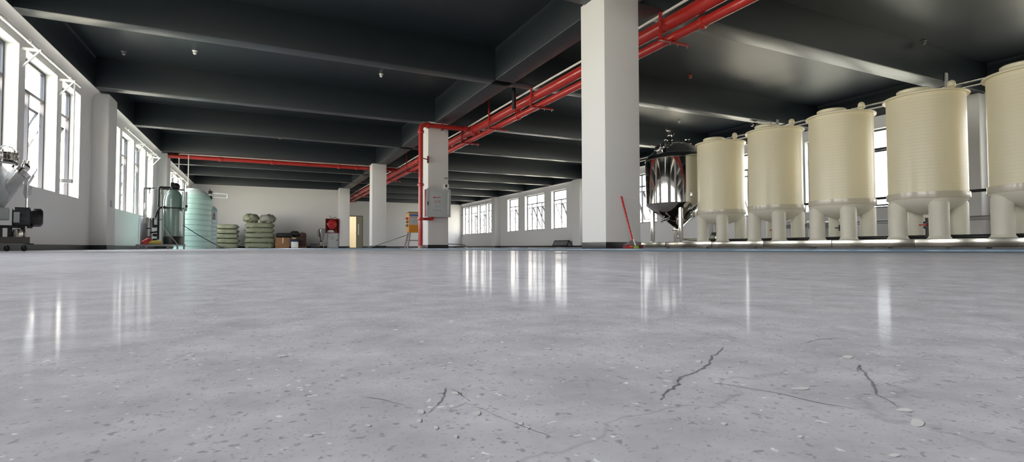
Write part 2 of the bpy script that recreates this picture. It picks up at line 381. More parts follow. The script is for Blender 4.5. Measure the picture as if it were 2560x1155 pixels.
# far doorway
d = thing('door_1', 'open olive door with a slim glazed slot at the far end wall', 'door', (DX1, YF, 0), kind=S)
m = MB(); m.box(DX0-DX1-.05, DX0-DX1, -.03, .23, 0, DZ+.05); m.box(-.0, .05, -.03, .23, 0, DZ+.05); m.box(DX0-DX1, 0, -.03, .23, DZ, DZ+.05)
m.build('door_frame', 'olive', d)
a = math.radians(232)
def dl(u, t): return (math.cos(a)*u - math.sin(a)*t, math.sin(a)*u + math.cos(a)*t)
R2 = Matrix.Rotation(a, 3, 'Z')
m = MB()
for (x0, x1, z0, z1) in ((0, .86, 0, .95), (0, .86, 1.75, DZ-.02), (0, .5, .95, 1.75), (.66, .86, .95, 1.75)): m.box(x0, x1, -.02, .02, z0, z1, rot=R2, at=(0, 0, 0))
leaf = m.build('door_leaf', 'olive', d)
MB().box(.5, .66, -.006, .006, .95, 1.75, rot=R2, at=(0, 0, 0)).build('vision_panel', 'white', leaf)
MB().box(.79, .83, -.06, .06, 1.02, 1.08, rot=R2, at=(0, 0, 0)).build('handle', 'chrome', leaf)

# ------------------------------------------------------------------ windows
WN = [0]
def window(xi, xo, y0, y1, sgn, label, tilt=24):
    """sgn: outward direction along x"""
    WN[0] += 1; w = y1-y0; H = HEAD-SILL; fx = abs(xo-xi)-.08
    d = thing('window_%d' % WN[0], label, 'window', (xi, (y0+y1)/2, SILL), kind=S)
    h = w/2; t = .045; TR = 2.62-SILL
    X = lambda a, b: (min(sgn*a, sgn*b), max(sgn*a, sgn*b))
    a, b = X(fx, fx+.06)
    m = MB(); m.box(a, b, -h, -h+t, 0, H); m.box(a, b, h-t, h, 0, H); m.box(a, b, -h+t, h-t, 0, t); m.box(a, b, -h+t, h-t, H-t, H); m.box(a, b, -h+t, h-t, TR, TR+.055)
    nu = 2 if w > 2 else 1; nl = 1 if w < 1.2 else (2 if w < 1.9 else 4)
    for k in range(1, nu): y = -h + w*k/nu; m.box(a, b, y-.02, y+.02, TR+.055, H-t)
    for k in range(1, nl): y = -h + w*k/nl; m.box(a, b, y-.022, y+.022, t, TR)
    m.build('window_frame', 'frame', d)
    g0, g1 = X(fx+.027, fx+.033)
    m = MB()
    for k in range(nu): m.box(g0, g1, -h+t+(w-2*t)*k/nu, -h+t+(w-2*t)*(k+1)/nu, TR+.055, H-t)
    m.build('fixed_pane', 'glass', d)
    for k in range(nl):
        if w < 1.2 and k == 0 and False: continue
        p, q = -h+t+(w-2*t)*k/nl + .012, -h+t+(w-2*t)*(k+1)/nl-.012
        top, bot = TR-(.16 if tilt > 5 else .0), t+.02; th = math.radians(tilt)
        R = Matrix.Rotation(-sgn*th, 3, 'Y')
        at = (sgn*(fx+.075), 0, top); c0, c1 = X(fx+.06, fx+.09); e = .045
        m = MB()
        for bx in ((p, p+e, bot, top), (q-e, q, bot, top), (p+e, q-e, bot, bot+e), (p+e, q-e, top-e, top)): m.box(c0, c1, bx[0], bx[1], bx[2], bx[3], rot=R, at=at)
        sa = m.build('sash', 'frame', d)
        g0, g1 = X(fx+.072, fx+.078)
        MB().box(g0, g1, p+e, q-e, bot+e, top-e, rot=R, at=at).build('sash_pane', 'glass', sa)
        L = .34; off = R @ Vector((0, 0, -.5))
        for yy in (p+.01, q-.01): MB().bar((sgn*(fx+.06), yy, top-.22), (at[0]+off.x*.9, yy, top+off.z*.9), .014, .03).build('stay_arm', 'dullsteel', sa)
    return d
nm = ['narrow', 'wide', 'wide', 'narrow']
where = {0: 'behind the camera, rearmost bay of the left wall', 1: 'on the left wall just outside the frame', 2: 'in the nearest group on the left wall', 3: 'in the second group on the left wall', 4: 'on the left wall behind the mint tank'}
pos4 = ['first from the camera', 'second from the camera', 'third from the camera', 'farthest of its four']
for i, (a_, b_) in enumerate(left_open): window(XL, XLO, a_, b_, -1, '%s dark framed window %s, %s' % (nm[i % 4], where[i//4], pos4[i % 4]))
rl = ['rearmost bay of the right wall, first', 'rearmost bay of the right wall, second', 'rearmost bay of the right wall, third', 'right wall beside the camera, first', 'right wall beside the camera, second', 'right wall beside the camera, third',
      'right wall seen between the third and fourth cream tanks', 'right wall left half hidden by the third cream tank', 'right wall behind the first and second cream tanks', 'right wall behind the polished vessel, narrow',
      'right wall just left of the polished vessel', 'right wall hidden by the big square column', 'middle right wall group, nearest the big column', 'middle right wall group, widest with four lights', 'middle right wall group, farthest narrow one',
      'far right wall group, first from the camera', 'far right wall group, second from the camera', 'far right wall group, third from the camera', 'far right wall group, last at the corner']
for (a_, b_), t in zip(right_open, rl): window(XR, XRO, a_, b_, 1, 'dark framed window with %s sashes, ' % ('shut' if 6.8 < a_ < 9 else 'tilted') + t, 1 if 6.8 < a_ < 9 else 24)
# daylight portals sampled at the openings (they emit nothing of their own)
for xs, ops, sg in ((XLO-.35, left_open, 1), (XRO+.35, right_open, -1)):
    groups = []
    for s, e in ops:
        if groups and s-groups[-1][1] < 1.0: groups[-1][1] = e
        else: groups.append([s, e])
    for s, e in groups:
        ld = bpy.data.lights.new('window_portal', 'AREA'); ld.shape = 'RECTANGLE'; ld.size = e-s; ld.size_y = HEAD-SILL; ld.cycles.is_portal = True
        lo = bpy.data.objects.new('window_portal', ld); C.objects.link(lo); lo.location = (xs+(.30 if sg > 0 else -.30), (s+e)/2, (SILL+HEAD)/2)
        lo.rotation_euler = (PI/2, 0, -PI/2 if sg > 0 else PI/2)
        lo.rotation_euler = Vector((sg, 0, 0)).to_track_quat('-Z', 'Y').to_euler()
        if abs((lo.matrix_basis.to_3x3() @ Vector((1, 0, 0))).z) > .5: ld.size, ld.size_y = ld.size_y, ld.size

# ------------------------------------------------------------------ red fire pipes
PX, PZ = 5.355, 3.31
mp = thing('fire_main', 'thick red fire main slung from the ceiling along the column row', 'pipe', (PX, 0, PZ))
MB().tube([(0, YB+.2, 0), (0, YF-.1, 0)], .10, 24).build('pipe', 'red', mp)
for y in (2.9, 7.4, 10.75, 15.6, 19., 26., 34.):
    MB().lathe([(.10, -.05), (.125, -.045), (.135, -.02), (.135, .02), (.125, .045), (.10, .05)], (0, y, 0), 24, (0, 1, 0)).build('coupling', 'red', mp)
sp = thing('sprinkler_main', 'slimmer red sprinkler pipe running below the thick fire main', 'pipe', (PX+.115, 0, 3.135))
MB().tube([(0, YB+.2, 0), (0, YF-.1, 0)], .068, 20).build('pipe', 'red', sp)
for y in (5.2, 8.0, 10.9, 14.2, 20., 27.):
    m = MB().lathe([(.068, -.04), (.083, -.035), (.088, 0), (.083, .035), (.068, .04)], (0, y, 0), 20, (0, 1, 0))
    m.cyl((0, y, -.05), (0, y, -.10), .016, 10); m.build('coupling', 'red', sp)
for i, y in enumerate((2.0, 5.78, 9.8, 12.1, 14.1, 17.2, 20.4, 23.6, 27.4, 31.6, 35.6)):
    t = thing('pipe_hanger', 'red pipe bracket and rod, %s' % ['nearest, almost over the camera', 'just right of the big square column', 'first left of the big square column', 'second left of the big square column', 'just behind the branch tee at the hydrant column', 'first beyond the hydrant column', 'short of the cross pipe tee', 'just beyond the cross pipe tee', 'third from the far wall', 'beside the farthest column', 'nearest the far end wall'][i], 'hanger', (PX, y, 3.045), 0, 'hangers of the red mains')
    m = MB(); m.box(-.16, .42, -.03, .03, .0, .01); m.box(-.16, .42, .02, .03, 0, .05); m.build('angle_bar', 'red', t)
    m = MB(); m.bar((-.13, 0, .01), (-.13, 0, SLAB-3.045), .05, .02); m.build('hanger_rod', 'red', t)
    for xx in (.06, .2, .38): MB().cyl((xx, 0, -.035), (xx, 0, .03), .008, 8).build('bolt', 'dullsteel', t)
cd = tag(MB().tube([(PX-.09, y, PZ+.123+.02*abs(math.sin(y*.45))) for y in [YB+.5+.5*k for k in range(104)]], .02, 8).build('conduit', 'cable'), 'white cable conduit lying along the top of the red fire main', 'conduit')
# branch to the hydrant column
br = thing('fire_riser', 'red riser pipe standing left of the hydrant column and branching from the main', 'pipe', (3.83, 13.45, 0))
pts = bend([(0, 0, .0), (0, 0, 3.315), (PX-3.83-.02, 0, 3.315)], .14)
MB().tube(pts, .062, 20).build('pipe', 'red', br)
for p, ax in (((0, 0, 3.12), (0, 0, 1)), ((.2, 0, 3.315), (1, 0, 0)), ((1.28, 0, 3.315), (1, 0, 0)), ((0, 0, 1.7), (0, 0, 1)), ((0, 0, .79), (0, 0, 1))):
    MB().lathe([(.062, -.04), (.082, -.035), (.088, 0), (.082, .035), (.062, .04)], p, 20, ax).build('coupling', 'red', br)
MB().lathe([(.10, -.13), (.145, -.12), (.15, .12), (.10, .13)], (PX-3.83, 0, 3.315), 24, (0, 1, 0)).build('tee', 'red', br)
MB().lathe([(.064, 0), (.068, .005), (.068, .07), (.064, .075)], (0, 0, 0), 20).build('pipe_foot', mat('pale_pink_sleeve', (.5, .32, .3), .6), br)
MB().tube(bend([(0, 0, .79), (.34, 0, .79), (.34, .05, .86)], .06), .038, 16).build('cabinet_branch', 'red', br)
m = MB(); m.bar((.60, 0, 3.24), (.60, 0, SLAB), .045, .02); m.box(.57, .63, -.09, .09, 3.225, 3.24); m.build('hanger', 'darkred', br)
m = MB(); m.bar((.05, .02, 2.42), (.27, .2, 2.42), .025); m.box(.24, .27, .18, .23, 2.33, 2.52); m.build('wall_clamp', 'darkred', br)
tr = thing('cross_pipe', 'long red pipe crossing the left bay just under the beam to the fire main', 'pipe', (0, 22.3, 3.375))
MB().tube([(XL+.02, 0, 0), (PX, 0, 0)], .075, 20).build('pipe', 'red', tr)
for x in (-1.4, .4, 2.9, 3.6): MB().lathe([(.075, -.05), (.095, -.04), (.095, .04), (.075, .05)], (x, 0, 0), 20, (1, 0, 0)).build('coupling', 'red', tr)
for x in (-1.3, 1.7):
    m = MB(); m.bar((x, 0, .07), (x, 0, SLAB-3.375), .03, .015); m.lathe([(.076, -.02), (.088, -.02), (.088, .02), (.076, .02)], (x, 0, 0), 20, (1, 0, 0)); m.build('hanger', 'darkred', tr)
pts = bend([(-2.70, 22.262, 2.85), (-2.70, 22.262, 3.466), (PX-.1, 22.262, 3.466)], .05)
tag(MB().tube(pts, .018, 8).build('conduit', 'cable'), 'white conduit dropping beside the left pilaster and following the red cross pipe', 'conduit')
pts = bend([(-2.40, 22.227, 3.455), (-2.40, 22.227, 2.3)], .05)
tag(MB().tube(pts, .018, 8).build('conduit', 'cable'), 'white vertical conduit hanging above the mint tank', 'conduit')
m = MB(); m.cyl((5.05, 10.28, 3.1), (5.05, 10.28, SLAB), .045, 16); m.lathe([(.045, -.02), (.11, .0), (.11, .03), (.045, .03)], (5.05, 10.28, 3.62), 20)
tag(m.build('ceiling_dropper', 'black'), 'black flared pipe dropper hanging from the ceiling left of the red mains', 'pipe')
t = thing('valve', 'small red round valve on top of the thick fire main', 'valve', (PX-.03, 10.75, 3.42))
MB().cyl((0, 0, 0), (0, 0, .1), .02, 10).build('stem', 'darkred', t); MB().ball((0, 0, .13), .06, (1, .6, 1)).build('valve_head', 'red', t)

# ------------------------------------------------------------------ hydrant cabinet on the column
hc = thing('hydrant_cabinet', 'grey fire hydrant cabinet with red lettering hung on the second column', 'cabinet', (4.00, 13.44, .86))
W_, H_ = .66, .74
MB().box(0, W_, 0, .235, 0, H_, bev=.006).build('cabinet_body', 'darkred', hc)
m = MB(); m.box(-.004, W_+.004, -.012, .03, -.01, .05); m.box(-.004, W_+.004, -.012, .03, H_-.05, H_+.01); m.box(-.004, .045, -.012, .03, .05, H_-.05); m.box(W_-.045, W_+.004, -.012, .03, .05, H_-.05)
m.build('door_frame', 'grey', hc)
dr = MB().box(.045, W_-.045, -.008, .02, .05, H_-.05, bev=.003).build('door', 'grey', hc)
MB().box(W_-.075, W_-.058, -.02, -.008, .07, H_-.07).build('trim_strip', 'white', dr)
m = MB(); m.box(.006, .028, -.03, -.012, .30, .40, bev=.004); m.build('latch', 'black', hc)
def text(body, size, x, z, y, m, parent, name):
    c = bpy.data.curves.new(name, 'FONT'); c.body = body; c.size = size; c.align_x = 'CENTER'; c.align_y = 'CENTER'; c.extrude = .0005
    o = bpy.data.objects.new(name, c); C.objects.link(o); o.location = (x, y, z); o.rotation_euler = (PI/2, 0, 0); o.parent = parent
    dg = bpy.context.evaluated_depsgraph_get(); me = bpy.data.meshes.new_from_object(o.evaluated_get(dg))
    bpy.data.objects.remove(o); bpy.data.curves.remove(c)
    q = bpy.data.objects.new(name, me); C.objects.link(q); q.location = (x, y, z); q.rotation_euler = (PI/2, 0, 0); q.parent = parent
    me.materials.clear(); me.materials.append(M[m]); return q
text('消火栓', .065, .285, .405, -.0095, 'redprint', dr, 'lettering')
m = MB(); m.box(.17, .20, -.0095, -.008, .495, .535); m.lathe([(0, 0), (.016, 0), (.016, .0015), (0, .0015)], (.225, -.0095, .513), 16, (0, 1, 0)); m.build('logo', 'redprint', dr)
m = MB()
for k in range(6): m.box(.25+k*.022, .266+k*.022, -.0095, -.008, .505, .525)
m.build('small_print', 'redprint', dr)
m = MB(); m.box(.21, .36, -.0095, -.008, .352, .356); m.box(.24, .265, -.0095, -.008, .268, .288); m.box(.275, .34, -.0095, -.008, .274, .28); m.box(.17, .39, -.0095, -.008, .16, .17); m.build('small_print', 'greyprint', dr)
t = thing('alarm_button', 'small white alarm with a black face above the hydrant cabinet', 'alarm', (4.60, 13.68, 1.62))
MB().box(-.05, .07, -.05, .0, 0, .06, bev=.006).build('plate', 'white', t); MB().box(-.055, .075, -.075, 0, .06, .15, bev=.008).build('housing', 'white', t)
MB().box(-.03, .02, -.08, -.07, .07, .14).build('face', 'black', t)
t = thing('button_box', 'tiny grey button box highest on the hydrant column', 'button', (4.60, 13.68, 1.93)); MB().box(-.04, .06, -.03, 0, 0, .03, bev=.005).build('housing', 'midgrey', t)

# orange electric box on stand
eb = thing('distribution_box', 'orange electric distribution box with a notice on a leggy stand by the riser', 'electric box', (4.18, 16.0, 0))
MB().box(0, .62, 0, .28, .50, 1.12, bev=.01).build('box_body', 'orange', eb)
MB().box(-.02, .64, -.03, .30, 1.12, 1.15).build('rain_cap', 'olive', eb)
n_ = MB().box(.02, .35, -.006, 0, .74, 1.09).build('notice', 'grey', eb)
MB().box(.02, .35, -.009, -.006, 1.02, 1.07).build('notice_header', 'blue', n_)
m = MB()
for k in range(7): m.box(.04+k*.042, .07+k*.042, -.009, -.006, .975, .995)
m.build('notice_print', 'redprint', n_)
m = MB()
for k in range(4): m.box(.13, .26, -.009, -.006, .80+.035*k, .807+.035*k)
m.build('notice_print', 'greyprint', n_)
for x0, x1 in ((.05, -.05), (.57, .67)):
    for y0, y1 in ((.03, -.04), (.25, .32)): MB().bar((x0, y0, .52), (x1, y1, 0), .04).build('leg', 'pinkgrey', eb)
m = MB(); m.bar((-.01, 0, .25), (.63, 0, .25), .03); m.bar((-.01, .28, .25), (.63, .28, .25), .03); m.build('cross_bar', 'pinkgrey', eb)
for z in (.84, .72, .94): MB().box(-.07, 0, .08, .18, z-.035, z+.035, bev=.008).build('socket', 'midgrey' if z < .9 else 'redprint', eb)
def cable(name, pts, r, m, label, cat='cable', n=8):
    P = [Vector(p) for p in pts]; out = []
    for i in range(len(P)-1):
        a_, b_, c_, d_ = P[max(i-1, 0)], P[i], P[i+1], P[min(i+2, len(P)-1)]
        for k in range(n):
            t = k/n; out.append(.5*((2*b_)+(c_-a_)*t+(2*a_-5*b_+4*c_-d_)*t*t+(3*b_-a_-3*c_+d_)*t**3))
    out.append(P[-1]); return tag(MB().tube(out, r, 10).build(name, m), label, cat)
cable('power_cable', [(4.16, 16.1, .42), (3.9, 16.15, .33), (3.5, 16.3, .18), (3.1, 16.4, .05), (2.8, 16.45, .015), (2.4, 16.5, .015)], .014, 'dullsteel', 'grey power cable sagging from the orange box to the floor')

# ------------------------------------------------------------------ cream tanks on the steel platform
PH = .15
pf = thing('steel_platform', 'long low stainless steel platform carrying the tanks and vessel', 'platform', (0, 0, 0))
MB().box(9.23, 11.35, -2.0, 11.75, PH-.012, PH, bev=.003).build('top_plate', 'platform', pf)
yy = [11.75, 10.1, 8.6, 7.25, 5.85, 4.55, 3.2, 1.0, -2.0]
for a_, b_ in zip(yy, yy[1:]): MB().box(9.2, 9.23, b_+.004, a_-.004, .012, PH, bev=.004).build('fascia_panel', 'platform', pf)
MB().box(9.23, 11.35, 11.75, 11.78, .012, PH).build('end_panel', 'platform', pf)
m = MB()
for y in [-1.5+1.3*k for k in range(11)]:
    for x in (9.4, 11.2): m.cyl((x, y, 0), (x, y, PH-.012), .03, 12)
m.build('foot', 'dullsteel', pf)

def make_tank():
    t = thing('storage_tank', 'x', 'tank')
    r = .535; zb, zt = .76, 2.36         # heights above the platform
    prof = [(r, zb)]
    for k in range(29):
        z = zb + (zt-zb)*(k+.5)/29; prof += [(r+.0006, z-.02), (r+.0006, z+.018), (r, z+.026)]
    prof += [(r, zt)]
    MB().lathe(prof, seg=72).build('tank_body', 'tank', t)
    MB().lathe([(0, zt+.005), (.40, zt+.004), (r-.02, zt-.0), (r+.045, zt), (r+.05, zt+.015), (r+.045, zt+.03), (r-.03, zt+.035), (.3, zt+.05), (0, zt+.055)], seg=72).build('rim', 'tank', t)
    MB().lathe([(0, 0), (.27, 0), (.26, .07), (.245, .08), (.25, .125), (.23, .14), (.12, .15), (.11, .165), (0, .165)], (-.10, .10, zt+.03), 40).build('lid', 'tank', t)
    m = MB().lathe([(.06, 0), (.06, .06), (.04, .065), (.04, .10), (.065, .105), (.065, .125), (.04, .135)], (.12, -.33, zt+.035), 20); m.ball((.12, -.33, zt+.19), .058, (1, 1, 1.1))
    m.build('vent_cap', 'tank', t)
    MB().lathe([(r-.01, zb-.10), (r+.022, zb-.10), (r+.024, zb-.09), (r+.022, zb-.0), (r-.01, zb+.005)], seg=72).build('lower_band', 'band', t)
    MB().lathe([(r+.008, zb-.08), (r+.005, zb-.11), (r*.8, zb-.22), (r*.4, zb-.31), (.10, zb-.345), (.06, zb-.35), (.06, zb-.40), (0, zb-.40)], seg=64).build('cone_bottom', 'tankleg', t)
    for sx in (-1, 1):
        for sy in (-1, 1):
            c = (sx*.30, sy*.30)
            m = MB().lathe([(0, 0), (.160, 0), (.160, .008), (.140, .03), (.134, .06), (.134, .585), (.12, .62), (.08, .645), (0, .66)], (c[0], c[1], 0), 28)
            m.build('leg', 'tankleg', t)
    return t
tank = make_tank(); TX = 10.07
tl = [(9.10, 'cream plastic cone-bottom tank beside the polished vessel, smallest looking of the row'), (7.62, 'second cream plastic cone-bottom tank from the polished vessel'), (6.19, 'third cream plastic cone-bottom tank, middle of the row'),
      (4.77, 'large cream plastic cone-bottom tank with the black and red valve below'), (3.38, 'cream plastic cone-bottom tank cut by the right picture edge')]
for i, (y, lab) in enumerate(tl):
    o = tank if i == 0 else copy_tree(tank)
    o.location = (TX, y, PH); tag(o, lab, 'tank', 'cream storage tanks')
# drain pipe behind the front legs and its valves
tag(MB().tube([(TX, 9.4, PH+.035), (TX, -1.5, PH+.035)], .035, 16).build('drain_pipe', 'black'), 'black drain pipe lying on the platform beneath the cream tanks', 'pipe')
def drain_valve(y, z1, red, label):
    t = thing('drain_valve', label, 'valve', (TX, y, PH), 0, 'valves under the cream tanks')
    MB().tube(bend([(0, 0, .36), (0, 0, .036), (0, .12, .036)], .04), .036, 16).build('pipe', 'black', t)
    MB().lathe([(.05, -.06), (.062, -.055), (.062, -.02), (.05, -.015), (.05, .015), (.062, .02), (.062, .055), (.05, .06)], (0, 0, .24), 20).build('valve_body', 'black', t)
    m = MB(); m.box(-.09, -.06, -.03, .09, .23, .25, bev=.003); m.cyl((-.09, 0, .24), (-.03, 0, .24), .022, 12); m.build('handle', 'broomred' if red else 'black', t)
drain_valve(4.77, .4, True, 'black pipe valve with red handle under the largest cream tank')
drain_valve(6.19, .4, False, 'black pipe valve under the middle cream tank')
drain_valve(7.62, .4, True, 'red handled valve under the second cream tank from the vessel')
t = thing('transfer_pump', 'small chrome transfer pump under the cream tank beside the vessel', 'pump', (10.2, 9.44, PH))
MB().lathe([(0, -.1), (.08, -.1), (.09, -.06), (.09, .05), (.05, .08), (0, .08)], (0, 0, .10), 24, (.5, -.8, 0)).build('pump_head', 'chrome', t)
MB().cyl((.0, .02, .10), (-.10, .2, .10), .055, 20).build('pump_motor', 'chrome', t); MB().box(-.05, .05, -.05, .05, .17, .24, bev=.008).build('control_box', 'black', t)
MB().cyl((0, -.02, .22), (.0, -.02, .52), .022, 12, .01).build('riser', 'white', t); MB().box(-.12, .06, -.06, .2, 0, .02).build('base_plate', 'steel', t)

# ------------------------------------------------------------------ polished conical vessel
FX, FY, FR = 10.14, 10.62, .84
fv = thing('fermentation_vessel', 'mirror polished stainless conical vessel on tall legs left of the cream tanks', 'tank', (FX, FY, PH))
MB().lathe([(FR, 1.03), (FR, 1.04), (FR, 2.20)], seg=96).build('vessel_body', 'chrome', fv)
prof = [(FR, 2.20)] + [(FR-.16*(1-math.cos(t)), 2.20+.16*math.sin(t)) for t in [k*PI/2/8*.8 for k in range(1, 9)]]
x0_, z0_ = prof[-1]
prof += [(x0_*(1-k/12), z0_ + .36*(1-(1-k/12)**2)**1.0) for k in range(1, 13)]
MB().lathe(prof, seg=96).build('domed_top', 'chrome', fv)
MB().lathe([(FR+.001, 2.19), (FR+.012, 2.195), (FR+.012, 2.205), (FR+.001, 2.21)], seg=96).build('weld_seam', 'steel', fv)
MB().lathe([(FR, 1.03), (FR-.01, .99), (.09, .38), (.06, .36), (.06, .33), (0, .33)], seg=96).build('cone_bottom', 'chrome', fv)
for k in range(4):
    a_ = math.radians(-45+90*k + 7); x, y = .66*math.cos(a_), .66*math.sin(a_)
    m = MB().cyl((x, y, .03), (x, y, 1.12), .058, 24); m.build('leg', 'chrome', fv).data
    MB().lathe([(0, 0), (.08, 0), (.08, .012), (.03, .02), (.03, .04), (0, .04)], (x, y, 0), 24).build('foot', 'chrome', fv)
# manway on the dome, tilted toward the left
R_ = Vector((cs, -sn, 0)); K_ = Vector((-sn, -cs, 0))
p = R_*(-.50)+K_*.22 + Vector((0, 0, 2.50)); ax = (p-Vector((0, 0, 1.9))).normalized()
mw = MB().lathe([(0, -.06), (.15, -.06), (.155, .05), (.17, .055), (.17, .075), (.165, .085), (0, .10)], p, 32, ax).build('manway', 'chrome', fv)
m = MB(); q = p + ax*.1; m.tube([q-R_*.12, q-R_*.06+ax*.05, q+R_*.06+ax*.05, q+R_*.12], .009, 8); m.cyl(q+R_*.17, q+R_*.17+Vector((0, 0, .16)), .02, 10); m.ball(q+R_*.17+Vector((0, 0, .16)), .035); m.cyl(p-R_*.12+ax*.1, p-R_*.2+ax*.13, .018, 10)
m.build('manway_clamp', 'chrome', mw)
def fitting(off, h, name, parts):
    b_ = R_*off[0] + K_*off[1]; rr = math.hypot(*off)/x0_; zz = z0_ + .36*(1-rr**2) - .02
    m = MB()
    for (pr, dz) in parts: m.lathe(pr, b_+Vector((0, 0, zz+dz)), 20)
    return b_, zz, m
b_, zz, m = fitting((-.20, 0), .2, 'valve', [([(.09, 0), (.09, .03), (.05, .035), (.05, .10), (.075, .105), (.075, .13), (.05, .135), (.05, .2)], 0)])
m.ball(b_+Vector((0, 0, zz+.24)), .065); m.cyl(b_+Vector((0, 0, zz+.24)), b_+R_*(-.02)+Vector((0, 0, zz+.36)), .025, 12); m.ball(b_-R_*.05+Vector((0, 0, zz+.37)), .04); m.cyl(b_-R_*.11+Vector((0, 0, zz+.40)), b_+R_*.03+Vector((0, 0, zz+.36)), .015, 10)
m.cyl(b_-R_*.05+Vector((0, 0, zz+.37)), b_-R_*.05+Vector((0, 0, zz+.46)), .012, 10)
m.build('top_valve', 'chrome', fv)
MB().cyl(b_+R_*.05+Vector((0, 0, zz+.21)), b_+R_*.11+Vector((0, 0, zz+.30)), .022, 10).build('valve_handle', 'black', fv)
b_, zz, m = fitting((.27, .05), .2, 'port', [([(.03, 0), (.03, .13), (.07, .135), (.07, .16), (0, .165)], 0)]); m.cyl(b_+R_*.02+Vector((0, 0, zz+.02)), b_+R_*.09+Vector((0, 0, zz+.03)), .02, 10)
m.build('top_port', 'chrome', fv)
for off in ((.42, -.1), (.52, .1), (.05, .25), (-.05, -.3)):
    b_, zz, m = fitting(off, .1, 's', [([(.03, 0), (.03, .04), (.045, .045), (.045, .06), (0, .06)], 0)]); m.build('small_port', 'chrome', fv)
m = MB(); m.tube(bend([(0, 0, .34), (0, 0, .10), R_*.28+Vector((0, 0, .07)), R_*.85+Vector((0, 0, .07))], .12, 8), .032, 16); m.lathe([(.032, -.02), (.06, -.02), (.06, .02), (.032, .02)], R_*.55+Vector((0, 0, .07)), 20, R_); m.lathe([(.032, -.02), (.06, -.02), (.06, .02), (.032, .02)], (0, 0, .28), 20)
m.build('outlet_pipe', 'chrome', fv)
m = MB(); m.lathe([(.032, -.10), (.07, -.03), (.07, .03), (.032, .10)], R_*.70+Vector((0, 0, .07)), 20, R_); m.cyl(R_*-.16+Vector((0, 0, .33)), R_*.02+Vector((0, 0, .31)), .012, 10); m.cyl(R_*.75+Vector((0, 0, .1)), R_*.72+Vector((0, 0, .2)), .01, 8)
m.build('butterfly_valve', 'chrome', fv)
m = MB(); q = R_*-.34+K_*.30+Vector((0, 0, .62)); m.cyl(q, q+R_*-.16+Vector((0, 0, -.04)), .03, 12); m.ball(q+R_*-.18+Vector((0, 0, -.05)), .045); m.cyl(q+R_*-.14+Vector((0, 0, -.02)), q+R_*-.12+Vector((0, 0, .08)), .012, 8); m.build('sample_valve', 'chrome', fv)
m = MB(); q = R_*.22+K_*.42+Vector((0, 0, .72)); m.cyl(q, q+K_*.14, .03, 12); m.lathe([(0, 0), (.07, 0), (.075, .02), (.05, .03), (0, .04)], q+K_*.13, 20, K_); m.build('side_port', 'chrome', fv)
m = MB(); m.tube(bend([R_*.08+K_*.72+Vector((0, 0, 1.15)), R_*.08+K_*.84+Vector((0, 0, 1.15)), R_*.08+K_*.84+Vector((0, 0, 1.25))], .03), .02, 10); m.ball(R_*.08+K_*.84+Vector((0, 0, 1.27)), .035); m.build('level_port', 'chrome', fv)

# steam / product pipes along the right, under the beams
t = thing('process_pipe_pair', 'pair of bright steel pipes running under the beams above the cream tanks', 'pipe', (12.9, 0, 3.34))
MB().tube([(0, -6, .03), (0, 17, .03)], .026, 12).build('pipe', 'steel', t); MB().tube([(.14, -6, -.03), (.14, 17, -.03)], .026, 12).build('pipe', 'steel', t)
for y in (5.68, 9.61):
    MB().box(-.12, -.03, y-.02, y+.005, -.08, .30 if y < 7 else .20).build('bracket', 'grey', t); MB().box(-.10, .26, y-.03, y+.03, -.10, -.07).build('bracket', 'grey', t)
m = MB(); 
t2 = thing('pipe_junction', 'bright pipe branch with a black clamp at the beam above the second cream tank', 'pipe', (12.55, 9.80, 3.36))
MB().tube([(-.45, .05, .02), (.0, .0, 0), (.4, -.15, .04)], .045, 16).build('pipe', 'steel', t2); MB().lathe([(.046, -.05), (.065, -.05), (.065, .05), (.046, .05)], (-.33, .03, .015), 20, (1, 0, 0)).build('clamp', 'black', t2)
MB().bar((.2, -.07, .0), (.2, -.07, .11), .02).build('hanger', 'steel', t2); MB().cyl((-.1, 0, -.01), (-.12, 0, -.22), .035, 12).build('stub', 'steel', t2); MB().cyl((-.33, .03, -.04), (-.33, .03, -.22), .03, 12).build('dropper', 'black', t2)

# rails and rack behind the tanks along the right wall
t = thing('guard_rail', 'two-rail metal guard rail standing along the right wall behind the tanks', 'rail', (13.0, 0, 0))
MB().tube([(0, -2, 1.15), (0, 9.2, 1.15)], .03, 12).build('top_rail', 'black', t); m = MB().tube([(0, -2, .62), (0, 9.2, .62)], .025, 12); m.tube([(.03, -2, .57), (.03, 9.2, .57)], .018, 10); m.build('lower_rail', 'dullsteel', t)
for y in (-1.9, 1.2, 3.9, 6.4, 9.1): MB().cyl((0, y, 0), (0, y, 1.15), .025, 12).build('post', 'dullsteel', t)
t = thing('steel_table', 'small grey steel table by the right wall seen between the tanks', 'table', (12.5, 8.75, 0))
MB().box(-.4, .5, -.45, .45, .58, .66, bev=.01).build('tabletop', 'steel', t); MB().box(-.38, .48, -.43, .43, .50, .58).build('apron', 'midgrey', t)
for x in (-.35, .45):
    for y in (-.4, .0, .4): MB().cyl((x, y, 0), (x, y, .5), .03, 12).build('leg', 'dullsteel', t)

